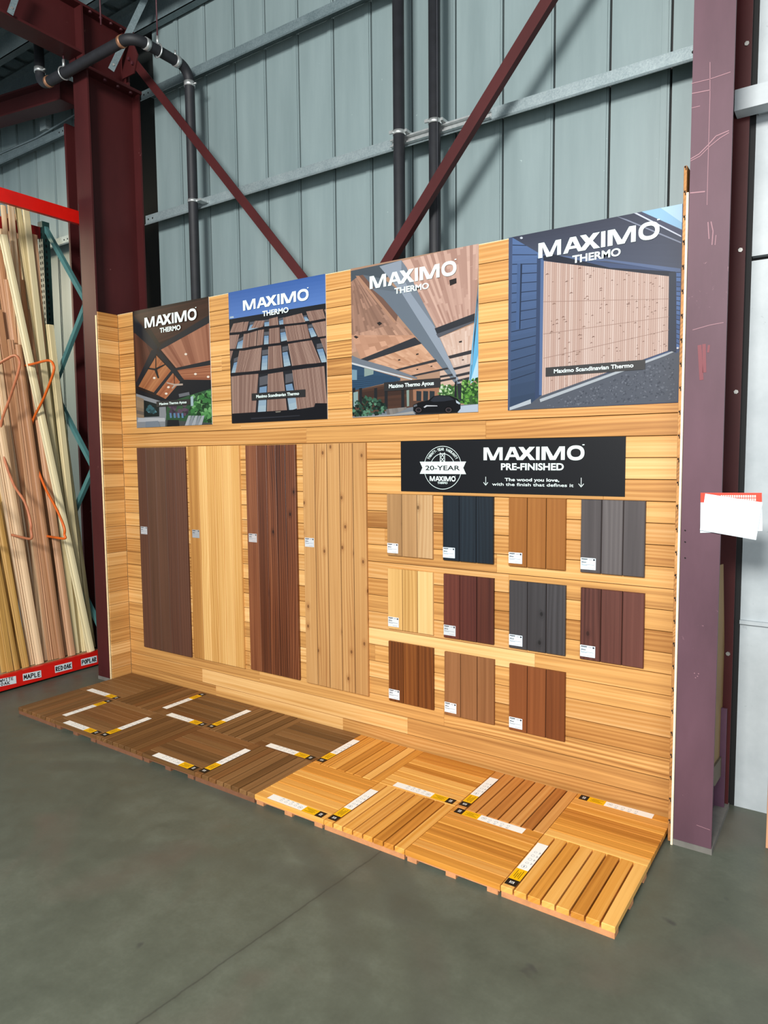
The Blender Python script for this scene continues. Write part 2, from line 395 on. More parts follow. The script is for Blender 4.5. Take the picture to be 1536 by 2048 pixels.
struct(mb.build('wall_back', [M_siding, M_seal_shade, plain('dark_recess_shade', '0d1413', .8)]))
# roof deck and eave
mb = MB()
for k in range(60):
    x = -7 + k * .25
    mb.box((x, -7.0, 6.12), (x + .17, .62, 6.14)); mb.box((x + .17, -7.0, 6.14), (x + .25, .62, 6.16))
struct(mb.build('ceiling', M_galvd))
# white painted wall on the right, behind the right column
mb = MB(); WX = 4.252; WY = .42
for z0, z1 in ((.0, 1.072), (1.085, 3.05), (3.075, 6.2)):
    mb.box((WX, WY, z0), (7.5, WY + .05, z1))
mb.box((WX, WY + .052, 0), (7.5, WY + .07, 6.2), 1)
mb.box((WX, WY - .022, 1.066), (7.5, WY - .001, 1.087))
mb.box((WX - .06, WY + .004, 0.0), (WX - .001, WY + .06, 6.2), 1)  # black strip put behind the gap at the column, its shade painted in
struct(mb.build('wall_right', [M_white, M_seal_shade]))

# ================================================================== STEEL FRAME
def hexbolt(mb, p, n, r=.014, h=.012, mi=0):
    n = Vector(n); a = n.orthogonal().normalized(); b = n.cross(a); p = Vector(p)
    mb.prism([p + (a*math.cos(k*math.pi/3) + b*math.sin(k*math.pi/3)) * r for k in range(6)], n * h, mi)
def bolts(parent, mat, pts, n, r=.014, h=.012):
    for p in pts:
        m = MB(); hexbolt(m, p, n, r, h); m.build('bolt', mat, parent)
def column(x0, x1, y0, y1, top, label, mat, matw, base=.03):
    cx = (x0 + x1) / 2
    t = thing('steel_column', label, 'column', (cx, (y0+y1)/2, 0))
    m = MB(); m.box((x0, y0, base), (x1, y0 + .016, top)); m.build('front_flange', mat, t)
    m = MB(); m.box((x0, y1 - .016, base), (x1, y1, top)); m.build('rear_flange', matw, t)
    m = MB(); m.box((cx - .006, y0 + .016, base), (cx + .006, y1 - .016, top)); m.build('web', matw, t)
    m = MB(); m.box((x0 - .004, y0 - .004, 0), (x1 + .004, y1 + .004, base)); m.build('base_plate', plain('grout_grey', '6f6c66', .8, 0, .2, 12), t)
    return t
colL = column(-.95, -.752, -.17, .36, 5.30, 'dark red steel column at the left end of the display', M_maroon_dark, M_maroon_dark)
m = MB(); m.box((-.97, -.19, 5.30), (-.735, .375, 5.325)); o = m.build('cap_plate', M_maroon_dark, colL)
bolts(colL, M_boltd, [(-.775, -.08 + k * .13, 5.325) for k in range(4)], (0, 0, 1), .016, .016); bolts(colL, M_boltd, [(-.775, .02 + k * .13, 5.30) for k in range(3)], (0, 0, -1), .016, .016)
colR = column(4.048, 4.228, -.19, .37, 6.10, 'wide maroon steel column with scratched paint at the right end', M_maroon, M_maroon_dark)
MK = [plain('bare_primer_scratch', '9a727a', .6), plain('red_paint_blotch', '6d1c2a', .5), M_slot]   # scratches and blotch on the front flange
def mark(pts, wd, mi):
    P = [onY(x, y, -.1915) for x, y in pts]; m = MB()
    for a, b in zip(P, P[1:]):
        d = (b - a).normalized(); n = d.cross(Y) * wd
        m.face([a - n, b - n, b + n, a + n], None, (.5,)*3)
    m.build(('paint_scratch', 'paint_blotch', 'screw_hole')[mi], MK[mi], colR)
mark([(1381,318),(1398,308),(1416,290),(1432,272),(1458,261)], .0022, 0); mark([(1381,322),(1400,312),(1420,292),(1440,276),(1458,265)], .0018, 0)
mark([(1383,167),(1420,158),(1461,144)], .0016, 0); mark([(1420,124),(1420,190),(1418,260),(1416,330),(1414,410)], .0012, 0)
mark([(1384,187),(1420,180)], .002, 0); mark([(1383,216),(1400,212)], .0015, 0); mark([(1380,386),(1410,383)], .003, 0)
mark([(1416,444),(1418,478)], .002, 0); mark([(1422,443),(1426,462),(1424,490)], .002, 0); mark([(1432,470),(1430,490)], .0015, 0)
mark([(1393,1650),(1420,1660)], .0012, 0); mark([(1385,660),(1420,650),(1447,645)], .0015, 0)
for dx, dy in ((0,0),(6,6),(2,9),(8,1)): mark([(1388+dx,1346+dy),(1390+dx,1347+dy)], .002, 0)
mark([(1399,690),(1403,760)], .009, 1); mark([(1408,688),(1409,745)], .008, 1); mark([(1418,690),(1416,705)], .005, 1)
for y in (1060,1083,1115): mark([(1369,y),(1371.5,y+2)], .003, 2)
bolts(colR, M_bolt, [(4.205, .354, z) for z in (.9, 2.35, 3.1, 4.15)], (0, -1, 0), .012, .008)
m = MB()
for q in ((1441,1560),(1441,1584),(1440,1605),(1439,1630)):
    p = onX(q[0], q[1], 4.165); hexbolt(m, p, (1, 0, 0), .014, .004)
m.box((4.145, .30, .03), (4.215, .312, .60), 1); m.box((4.142, -.17, .03), (4.165, .30, .42), 1)
m.build('base_stiffener', [M_slot, plain('violet_primer_steel', '54374a', .5, 0, .15, 6)], colR)

post = thing('steel_post', 'dark maroon steel post against the siding behind the moulding rack', 'post', (-1.83, .42, 0))
m = MB(); m.box((-1.93, .345, 0), (-1.90, .50, 5.35)); m.box((-1.75, .345, 0), (-1.72, .50, 5.35)); m.build('post_flange', M_maroon_dark, post)
m = MB(); m.box((-1.90, .44, 0), (-1.75, .455, 5.35))
m.build('post_web', M_maroon_dark, post)

raf = thing('roof_rafter', 'deep dark red roof rafter running out over the left column', 'beam', (-.85, -1.0, 5.326))
m = MB(); m.box((-.856, -4.2, 5.43), (-.844, .30, 5.80)); m.box((-.856, -.2, 5.326), (-.844, .30, 5.43)); m.build('web', M_maroon_dark, raf)
m = MB(); m.box((-.95, -4.2, 5.41), (-.75, -.20, 5.43)); m.build('bottom_flange', M_maroon_dark, raf)
m = MB(); m.box((-.95, -4.2, 5.80), (-.75, .32, 5.82)); m.build('top_flange', M_maroon_dark, raf)
for y in (-.2, .24): m = MB(); m.box((-.95, y, 5.326), (-.75, y + .018, 5.7995)); m.build('stiffener', M_maroon_dark, raf)
bolts(raf, M_boltd, [(-.77, y, 5.80) for y in (-.1, .0, .1, .2)], (0, 0, -1), .014, .014)
st = thing('strut_beam', 'dark red horizontal strut beam left of the column under the roof', 'beam', (-3.5, .1, 5.3))
def sbar(name, y0, y1, z0, z1):
    m = MB(); m.prism([(-1.46, y0, z0), (-1.46, y1, z0), (-1.46, y1, z1), (-1.46, y0, z1)], (-2.6, 0, .31)); m.build(name, M_maroon_dark, st)
sbar('flange', .02, .20, 5.325, 5.341); sbar('flange', .02, .20, 5.515, 5.531); sbar('web', .10, .112, 5.3412, 5.5148)
m = MB(); m.box((-1.459, .02, 5.325), (-1.45, .36, 5.53)); m.build('end_plate', M_maroon_dark, st)

def girt(x0, x1, z, label, mat=M_galv, z2=None):
    """Z section: flange facing the room, rolled lower lip, web on top running back to the siding"""
    m = MB(); y0, y1 = .37, YB - .009; t = .006; h = .078; L = x1 - x0; sl = ((z2 if z2 is not None else z) - z)
    def pr(pts, mi=0): m.prism([(x0, y, z + q) for y, q in pts], (L, 0, sl), mi)
    pr([(y0, .016), (y0, h), (y0 + t, h), (y0 + t, .016)]); pr([(y0, .0155), (y0 - .012, 0), (y0 - .008, -.003), (y0 + t, .0155)]); pr([(y0, h + .0002), (y1, h + .0002), (y1, h + t), (y0, h + t)])
    for f_ in (.04 / L, .1 / L, 1 - .04 / L, 1 - .1 / L):
        hexbolt(m, (x0 + f_ * L, y0 - .0003, z + sl * f_ + h * .6), (0, -1, 0), .009, .0015, 1)
    return tag(m.build('steel_girt', [mat, M_slot]), label, 'girt')
girt(-.745, 4.04, 4.153, 'bright galvanized girt crossing the siding behind the pipe clamps')
girt(-.745, 4.04, 5.245, 'upper galvanized girt running up and out at the top of the siding', M_galvd)
girt(-6.5, -1.95, 5.262, 'grey girt under the conduit above the moulding rack', M_galvd)
girt(-6.5, -1.95, 4.205, 'pale girt behind the teal rack upright, ending beside the post', M_galv)
girt(-1.70, -.96, 2.80, 'short grey girt low between the post and the left column', M_galvd)
# unistrut channel carrying the two tall pipes
m = MB(); m.box((1.98, .33, 4.165), (2.74, .369, 4.175)); m.box((1.98, .33, 4.205), (2.74, .369, 4.215)); m.box((1.98, .361, 4.1752), (2.74, .369, 4.2048))
tag(m.build('strut_channel', M_clamp), 'slotted channel on the girt holding the two tall black pipes', 'channel')
# purlins
def purlin(y, z, label):
    m = MB(); m.box((-6.5, y, z), (4.15, y + .006, z + .20)); m.box((-6.5, y, z), (4.15, y + .07, z + .006)); m.box((-6.5, y - .07, z + .194), (4.15, y, z + .20))
    return tag(m.build('roof_purlin', M_galvd), label, 'purlin')
purlin(.42, 5.90, 'galvanized eave purlin against the top of the siding')
purlin(-.05, 5.915, 'galvanized roof purlin just inside the eave above the left column')
purlin(-1.25, 5.915, 'galvanized roof purlin farthest out from the siding at upper left')
m = MB(); m.box((-5.5, -.95, 5.62), (-1.1, -.80, 5.75)); m.box((-5.5, -1.0, 5.605), (-1.1, -.75, 5.62)); m.box((-5.5, -1.0, 5.75), (-1.1, -.75, 5.765))
tag(m.build('cross_beam', plain('slate_blue_steel', '3d4c55', .5, 0, .15, 5)), 'slate blue roof beam behind the upright stub of black pipe', 'beam')
# white channel on the right wall
m = MB(); m.box((4.17, .245, 3.78), (7.0, .262, 3.885)); m.box((4.17, .2625, 3.78), (7.0, .348, 3.795)); m.box((4.17, .2625, 3.87), (7.0, .348, 3.885)); m.box((WX + .012, .349, 3.80), (7.0, WY - .001, 3.87))
tag(m.build('steel_girt', M_white), 'white painted horizontal channel crossing the right wall beside the maroon column', 'girt')

# diagonal braces (angle iron)
def brace(p, q, y, label):
    p = Vector((p[0], y, p[1])); q = Vector((q[0], y, q[1])); d = (q - p).normalized(); n = Y.cross(d).normalized()
    if n.z < 0: n = -n
    m = MB(); w = .036
    prof = [(-w, 0), (w, 0), (w, .006), (-w + .006, .006), (-w + .006, .05), (-w, .05)]
    m.prism([p + n * a + Y * b for a, b in prof], q - p)
    return m, p, q, d, n
m, p, q, d, n = brace((-.60, 5.47), (4.0, .29), .19, '')
t = thing('diagonal_brace', 'dark red angle brace falling from the left column behind the posters', 'brace', (p + q) / 2); m.build('angle_bar', M_maroon_dark, t)
g = MB(); g.prism([Vector((-.745, .178, z)) + X * a for a, z in ((0, 5.36), (.16, 5.36), (.22, 5.5), (.16, 5.62), (0, 5.66))], Y * .01); g.build('gusset_plate', M_maroon_dark, t)
bolts(t, M_boltd, [(-.63 + k * .045, .178, 5.49 - k * .05) for k in range(2)], (0, -1, 0), .015, .02)
m, p, q, d, n = brace((4.04, 5.56), (-.55, .31), .11, '')
t = thing('diagonal_brace', 'dark red angle brace rising right across the two tall black pipes', 'brace', (p + q) / 2); m.build('angle_bar', M_maroon_dark, t)

# ------------------------------------------------------------------ pipes
def arc(c, a, b, r, n=8):
    """quarter turn: centre c, from direction a to direction b"""
    c = Vector(c); a = Vector(a); b = Vector(b)
    return [c + a * r * math.cos(t * math.pi / 2 / n) + b * r * math.sin(t * math.pi / 2 / n) for t in range(n + 1)]
def band(mb, p, ax, r, h, mi=0, ear=None):
    ax = Vector(ax).normalized(); p = Vector(p); mb.tube([p - ax * h, p + ax * h], r, 18, mi)
    if ear is not None:
        e = Vector(ear); mb.tube([p + e * r * .8 - ax * h * .5, p + e * (r + .035) - ax * h * .5], .008, 6, mi)
def tall_pipe(x, label):
    t = thing('drain_pipe', label, 'pipe', (x, .285, 0)); m = MB(); m.tube([(x, .285, .0), (x, .285, 6.1)], .040, 18); m.build('pipe', M_black, t)
    m = MB(); band(m, (x, .285, 4.215), Z, .0435, .014, 0); m.box((x + .035, .285, 4.2155), (x + .06, .366, 4.233)); m.box((x - .05, .235, 4.2055), (x - .02, .250, 4.225)); m.build('clamp', M_clamp, t)
    return t
t1 = tall_pipe(2.085, 'tall straight black pipe, left one of the pair above the middle posters')
t2 = tall_pipe(2.365, 'tall straight black pipe right of the pair, seam facing right')
m = MB(); m.tube([(2.365 + .034, .262, 3.3), (2.365 + .034, .262, 6.1)], .003, 5); m.build('glue_seam', plain('seam_dots', '3b3d44', .6), t2)

PZ = 5.27; PY = -.27
t = thing('drain_pipe', 'black pipe with elbows bending around the top of the left column', 'pipe', (0, .285, 0))
rb = .11
path = [Vector((0, .285, 0)), Vector((0, .285, PZ - rb))]; path += arc((0, .285 - rb, PZ - rb), (0, 1, 0), (0, 0, 1), rb)[1:]
path += arc((-rb, PY + rb, PZ), (1, 0, 0), (0, -1, 0), rb)
path += [Vector((-1.28 + rb, PY, PZ))]; path += arc((-1.28 + rb, PY, PZ + rb), (0, 0, -1), (-1, 0, 0), rb)[1:]
path += [Vector((-1.28, PY, 5.80))]
m = MB(); m.tube(path, .041, 16); m.build('pipe', M_black, t)
for nm, mt_, p_, ax_, r_, h_, e_ in (('clamp', M_clamp, (0, .285, PZ - rb - .02), Z, .046, .02, (1, 0, 0)), ('clamp', M_clamp, (0, .285 - rb - .02, PZ), Y, .046, .02, (0, 0, 1)), ('clamp', M_clamp, (0, PY + rb + .02, PZ), Y, .046, .02, None),
        ('clamp', M_clamp, (-1.28, PY, PZ + rb + .02), Z, .046, .02, (1, 0, 0)), ('clamp', M_clamp, (-1.28, PY, 5.68), Z, .047, .012, (0, -1, 0)), ('copper_band', M_copper, (-rb - .02, PY, PZ), X, .046, .016, None), ('copper_band', M_copper, (-1.28 + rb + .02, PY, PZ), X, .046, .016, None)):
    m = MB(); band(m, p_, ax_, r_, h_, 0, e_); m.build(nm, mt_, t)
m = MB(); band(m, (0, .285, 4.19), Z, .045, .013); m.box((.03, .28, 4.18), (.10, .368, 4.20)); m.build('wall_bracket', M_clamp, t)
def hanger(p, ax, top, label):
    p = Vector(p); ax = Vector(ax); s = ax.cross(Z)
    th = thing('pipe_hanger', label, 'hanger', p)
    r = .05; ring = [p + s * r * math.cos(a) + Z * (r * math.sin(a)) for a in [math.pi * (.5 + 2 * k / 18) for k in range(18)]]
    m = MB(); m.tube(ring, .006, 6, 0, False, True); m.tube([p + Z * r, p + Z * (r + .06)], .012, 6); m.build('ring', M_clamp, th)
    m = MB(); m.tube([p + Z * (r + .05), Vector((p.x, p.y, top))], .006, 6); m.build('threaded_rod', M_boltd, th)
hanger((-.92, PY, PZ), X, 5.80, 'ring hanger on a threaded rod where the pipe crosses the column face')
hanger((0, -.03, PZ), Y, 6.1, 'ring hanger on a long rod right of the left column top')
m = MB(); m.tube([(-.60, -.12, 5.62), (-.60, -.12, 6.1)], .007, 6); tag(m.build('threaded_rod', M_boltd), 'bare threaded rod hanging beside the rafter end', 'rod')
# galvanized flange straps
def strap(a, b, wd, label):
    a = Vector(a); b = Vector(b); d = (b - a).normalized(); v = (CAM - a).normalized(); n = d.cross(v).normalized() * wd; th = n.cross(d).normalized() * .004
    m = MB(); m.prism([a - n, b - n, b + n, a + n], th); hexbolt(m, a + d * .05, th.normalized() if th.dot(v) > 0 else -th.normalized(), .01, .01, 1)
    return tag(m.build('flange_strap', [M_galvd, M_bolt]), label, 'strap')
strap(onX(222, 140, -.735), onX(298, -20, -.45), .026, 'flat galvanized strap slanting past the top pipe elbow')
strap(onX(20, 28, -.735), onX(40, -30, -.72), .022, 'short galvanized strap on the rafter at the top left corner')

# conduit and box over the rack
th = thing('electrical_conduit', 'thin grey conduit with a small square box along the girt', 'conduit', (-2.6, .38, 5.4))
pts = [onY(-120, 360, .385), onY(75, 275, .385), onY(152, 228, .385)]
m = MB(); m.tube(pts, .011, 8); m.build('tube', M_galvd, th)
c = onY(91, 252, .37); m = MB(); m.box(c - Vector((.055, .03, .05)), c + Vector((.055, .03, .05))); m.build('junction_box', M_galv, th)

# ================================================================== DISPLAY WALL
XL, XR, TOP = -.697, 4.022, 3.28
RY = -.20; CH = .1166; Z0 = .0164
disp = thing('timber_display', 'large timber-clad display wall with short side returns between the columns', 'display', (1.66, .02, 0))
m = MB(); zz = Z0; row = 0
while zz < TOP - .01:
    x = XL; seg = []
    first = R.uniform(.6, 2.2)
    while x < XR - .001:
        L = first if x == XL else R.uniform(1.1, 2.6)
        e = min(XR, x + L)
        if XR - e < .35: e = XR
        seg.append((x, e)); x = e
    for a, b in seg:
        rr = R.random(); tone = .5 + .5 * (rr - .5) if R.random() < .8 else rr
        m.board((a + .0003, .012, zz + .0018), X, Z, -Y, b - a - .0006, CH - .0036, .012, .0018, (tone, R.random(), R.random()))
    zz += CH; row += 1
m.box((XL, .0118, 0), (XR, .0139, TOP), 1); m.box((XL, .002, 0), (XR, .012, Z0), 0, (.5, .3, .2))
m.build('cladding', [M_wall, M_walldk], disp)
m = MB(); m.box((XL - .03, .014, 0), (XR + .025, .032, TOP)); m.box((XL, .0, TOP - .003), (XR, .014, TOP + .002)); m.build('plywood_backing', M_ply, disp)
m = MB(); zz = Z0
while zz < TOP - .01:
    m.board((XL - .012, RY + .001, zz + .0012), Y, Z, X, -RY - .002, CH - .0024, .012, .0022, (.15 + .7 * R.random(), R.random(), R.random())); zz += CH
m.box((XL - .013, RY + .001, 0), (XL - .008, -.001, TOP), 1)
m.build('left_return_cladding', [M_wall, M_walldk], disp)
m = MB(); m.box((XL - .031, RY - .003, 0), (XL - .013, .014, TOP - .03)); m.build('left_return_plywood', M_ply, disp)
m = MB(); zz = Z0
while zz < TOP + .01:
    r = (.2 + .6 * R.random(), R.random(), R.random())
    m.board((XR + .014, RY, zz + .001), Y, Z, -X, -RY + .0, CH - .002, .014, .002, r)
    m.box((XR + .003, RY - .0012, zz + CH - .010), (XR + .011, RY + .001, zz + CH - .002), 1); m.box((XR + .008, RY - .0012, zz + CH - .022), (XR + .012, RY + .001, zz + CH - .010), 1)
    zz += CH
m.build('right_return_cladding', [wood('board_ends', '8a5c30', 'b07a42', 'c8945a', .6, .6, .5), M_walldk], disp)
m = MB(); m.box((XR + .0145, RY - .002, 0), (XR + .0245, .014, TOP - .01)); m.build('right_return_plywood', plain('pale_plywood_edge', 'f0dfc0', .6, 0, .08, 40), disp)
m = MB()
for x in [XL + .02 + k * .6 for k in range(8)] + [XR - .02]: m.box((x - .019, .032, 0), (x + .019, .098, TOP - .05))
m.build('stud_frame', wood('stud_pine', 'a98552', 'd0a970', 'e2c08c', .7), disp)

# ------------------------------------------------------------------ posters
PW, PH, PTOP = .956, 1.0, TOP
class Art(MB):
    """artwork printed on a poster: polygons given in zoomed-picture points, laid in layers of ink"""
    def __init__(s, sx, ox, oy, x0, z1, y=-.0062):
        super().__init__(); s.k, s.ox, s.oy, s.y = sx, ox, oy, y; s.x0, s.x1, s.z1, s.z0 = x0, x0 + PW, z1, z1 - PH; s.cnt = {}
    def P(s, x, y, lay):
        p = onY(s.ox + x / s.k, s.oy + y / s.k, s.y); p.y = s.y - lay * .0003
        p.x = min(max(p.x, s.x0), s.x1); p.z = min(max(p.z, s.z0), s.z1); return p
    def sub(s, lay):
        b = int(lay); s.cnt[b] = s.cnt.get(b, 0) + 1; return lay + s.cnt[b] * .03
    def poly(s, pts, col, lay=1, bump=True):
        if bump:
            b = int(lay); s.cnt[b] = s.cnt.get(b, 0) + 1; lay = lay + s.cnt[b] * .03
        P = [s.P(x, y, lay) for x, y in pts]; n = Vector((0, 0, 0))
        for i in range(len(P)): n += P[i].cross(P[(i+1) % len(P)])
        if n.y > 0: P.reverse()
        c = S(col) if isinstance(col, str) else col
        s.face(P, None, tuple(x * .66 for x in c[:3]))
    def grad(s, q, c0, c1, lay=1, n=12, vert=True):
        """bands from c0 to c1 across a quad TL,TR,BR,BL"""
        lay = s.sub(lay); A, B, Cc, D = [Vector(p) for p in q]; a, b = S(c0), S(c1)
        for i in range(n):
            t0, t1, t = i / n, (i + 1) / n, (i + .5) / n
            col = tuple(a[j] * (1 - t) + b[j] * t for j in range(3))
            if vert: s.poly([A.lerp(D, t0), B.lerp(Cc, t0), B.lerp(Cc, t1), A.lerp(D, t1)], col, lay, False)
            else: s.poly([A.lerp(B, t0), A.lerp(B, t1), D.lerp(Cc, t1), D.lerp(Cc, t0)], col, lay, False)
    def strips(s, q, n, c0, c1, lay=1, line=None, lw=.12, along=False):
        lay = s.sub(lay); A, B, Cc, D = [Vector(p) for p in q]
        if along: A, B, Cc, D = D, A, B, Cc
        a, b = S(c0), S(c1)
        for i in range(n):
            t0, t1 = i / n, (i + 1) / n; r = R.random(); col = tuple(a[j] * (1 - r) + b[j] * r for j in range(3))
            s.poly([A.lerp(B, t0), A.lerp(B, t1), D.lerp(Cc, t1), D.lerp(Cc, t0)], col, lay, False)
            if line: s.poly([A.lerp(B, t1 - lw / n), A.lerp(B, t1), D.lerp(Cc, t1), D.lerp(Cc, t1 - lw / n)], line, lay + .015, False)
    def planks(s, q, n, m_, c0, c1, lay=1):
        """staggered short boards inside a quad (perspective by straight interpolation)"""
        lay = s.sub(lay); A, B, Cc, D = [Vector(p) for p in q]; a, b = S(c0), S(c1)
        for i in range(n):
            t0, t1 = i / n, (i + 1) / n; cuts = sorted([0, 1] + [R.random() for _ in range(m_)])
            for u0, u1 in zip(cuts, cuts[1:]):
                r = R.random(); col = tuple(a[j] * (1 - r) + b[j] * r for j in range(3))
                f = lambda t, u: A.lerp(B, t).lerp(D.lerp(Cc, t), u)
                s.poly([f(t0, u0), f(t1, u0), f(t1, u1), f(t0, u1)], col, lay, False)
    def blobs(s, poly, n, size, cols, lay):
        xs = [p[0] for p in poly]; ys = [p[1] for p in poly]; k = 0; tries = 0
        def inside(x, y):
            c = False
            for (x1, y1), (x2, y2) in zip(poly, poly[1:] + poly[:1]):
                if (y1 > y) != (y2 > y) and x < (x2 - x1) * (y - y1) / (y2 - y1) + x1: c = not c
            return c
        while k < n and tries < n * 20:
            tries += 1; x = R.uniform(min(xs), max(xs)); y = R.uniform(min(ys), max(ys))
            if not inside(x, y): continue
            r = size * R.uniform(.5, 1.3); a0 = R.random() * 6
            s.poly([(x + r * math.cos(a0 + j * 1.257) * R.uniform(.6, 1.2), y + r * math.sin(a0 + j * 1.257) * R.uniform(.6, 1.2)) for j in range(5)], R.choice(cols), lay + k * .012, False); k += 1
    def disc(s, x, y, r, col, lay): s.poly([(x + r * math.cos(j * .628), y + r * .8 * math.sin(j * .628)) for j in range(10)], col, lay)
LY = -.0062 - 19 * .0003
def poster(x0, label, sx, ox, oy, draw, cap, caprect, logo):
    z1 = PTOP + .004
    t = thing('poster', label, 'poster', (x0 + PW / 2, 0, z1 - PH))
    m = MB(); m.box((x0, -.006, z1 - PH), (x0 + PW, -.0002, z1)); m.build('board', plain('poster_board', 'd8d8d4', .6), t)
    a = Art(sx, ox, oy, x0, z1); draw(a); a.build('artwork', PRINT, t)
    def W(x, y): p = onY(ox + x / sx, oy + y / sx, LY); return p
    m = MB(); (lx0, lx1, lz0, lz1), (tx0, tx1, tz0, tz1) = logo
    put_logo(m, (x0 + lx0 * PW, LY - .0006, z1 - lz1 * PH), X, Z, (lx1 - lx0) * PW, (lz1 - lz0) * PH)
    put_text(m, 'THERMO', (x0 + tx0 * PW, LY - .0006, z1 - tz1 * PH), X, Z, (tx1 - tx0) * PW, (tz1 - tz0) * PH, .03)
    m.build('lettering', M_lett, t)
    c0, c1, d0, d1 = caprect
    m = MB(); m.box((x0 + c0 * PW, LY - .0005, z1 - d1 * PH), (x0 + c1 * PW, LY, z1 - d0 * PH))
    s_ = m.build('caption_strip', plain('caption_black', '0c0d10', .55), t)
    m = MB(); hh = (d1 - d0) * PH
    put_text(m, cap, (x0 + (c0 + .09 * (c1 - c0)) * PW, LY - .0009, z1 - d1 * PH + hh * .32), X, Z, (c1 - c0) * PW * .80, hh * .44, .02)
    m.build('caption_lettering', M_lett, s_)
    return t

def art1(a):
    full = [(50, 235), (605, 125), (640, 1040), (80, 1062)]
    a.poly([(40, 100), (660, 100), (660, 1100), (40, 1100)], '2a1d18', 0)
    a.strips([(60, 250), (600, 130), (610, 300), (60, 520)], 16, '38251d', '452c22', 1, None, 0, True)
    a.strips([(250, 490), (606, 300), (622, 578), (368, 632)], 22, '8a5540', 'b07a60', 1)
    a.strips([(60, 380), (150, 400), (215, 510), (80, 740)], 10, '4c2f24', '6a4030', 1)
    a.strips([(225, 540), (330, 650), (210, 805), (95, 760)], 14, '9c5c38', 'bf8154', 1)
    a.strips([(345, 655), (410, 720), (290, 850), (220, 815)], 10, '9a5636', 'b87650', 1)
    a.strips([(370, 640), (622, 605), (630, 712), (420, 712)], 16, '8a4e36', 'b87a58', 1, None, 0, True)
    for q in ([(60, 250), (150, 360), (240, 480), (215, 510), (60, 370)], [(240, 470), (606, 250), (610, 305), (245, 505)], [(190, 500), (240, 500), (95, 765), (75, 745)], [(225, 520), (250, 505), (425, 715), (395, 730)],
              [(355, 630), (622, 572), (624, 606), (366, 646)], [(328, 650), (346, 660), (222, 818), (204, 806)]): a.poly(q, '20242b', 3)
    a.poly([(150, 350), (185, 352), (260, 470), (238, 486)], '26241f', 3)
    a.poly([(80, 775), (290, 852), (395, 728), (430, 712), (632, 712), (634, 790), (480, 818), (300, 880), (80, 812)], '171b22', 4)
    a.poly([(80, 805), (290, 870), (300, 1060), (84, 1062)], '8d9298', 3); a.strips([(82, 830), (135, 850), (140, 990), (84, 980)], 6, 'a58c70', '6d6258', 4, None, 0, True)
    a.poly([(135, 858), (245, 890), (246, 975), (137, 980)], '14201f', 5); a.blobs([(160, 900), (225, 910), (225, 950), (160, 950)], 14, 16, ['37626b', '284a50', '5d8c98'], 6)
    a.poly([(95, 985), (285, 985), (290, 1010), (90, 1015)], 'b8bcc2', 5)
    a.poly([(300, 880), (480, 818), (634, 775), (640, 1045), (290, 1052)], '31573a', 4)
    a.blobs([(470, 840), (632, 790), (638, 1030), (480, 1030)], 130, 20, ['2a5a30', '3c7a40', '5a9a58', '1c3a22', '76b070'], 5)
    a.blobs([(320, 900), (440, 880), (450, 960), (330, 980)], 45, 17, ['4a3a4c', '5f4a5c', '37303a', '3c5a40'], 5)
    a.poly([(470, 835), (490, 828), (490, 900), (472, 900)], 'aac4cc', 9)
    a.poly([(290, 1000), (640, 1020), (640, 1060), (290, 1060)], '474c4c', 9); a.poly([(305, 1000), (385, 1000), (392, 1050), (302, 1050)], '1b1e22', 10)
    for k in range(5): a.poly([(455 + k * 24, 970), (475 + k * 24, 968), (455 + k * 24, 1042), (430 + k * 24, 1044)], ['aab0b8', '8d959e'][k % 2], 11)
    for k in range(4): a.poly([(320 + k * 28, 950 + k), (334 + k * 28, 950), (338 + k * 28, 985), (324 + k * 28, 986)], '5f86a8', 11)
    a.poly([(150, 1012), (238, 1006), (255, 1055), (148, 1056)], '7e8894', 11)
    a.poly([(218, 540), (224, 540), (224, 630), (218, 630)], '14161a', 6)
    a.poly([(160, 625), (215, 632), (285, 600), (288, 608), (230, 640), (245, 700), (234, 702), (212, 645), (160, 636)], '14161a', 7)
    a.poly([(350, 668), (354, 668), (356, 740), (352, 740)], '14161a', 6); a.poly([(300, 730), (355, 742), (415, 740), (415, 752), (365, 756), (340, 778), (334, 772), (350, 752), (300, 738)], 'b9a79a', 7)
    for x, y in ((436, 530), (211, 700), (505, 672), (596, 692), (312, 766), (296, 812)): a.disc(x, y, 10, 'f4e8d8', 8)
    a.poly([(385, 815), (460, 800), (465, 822), (390, 838)], '6c7078', 10)
poster(-.479, 'timber ceiling poster with fan and garden, nearest the left column', 3.572, 250, 560, art1, 'Maximo Thermo Ayous', (.297, .745, .786, .833), ((.173, .855, .075, .160), (.378, .65, .180, .219)))
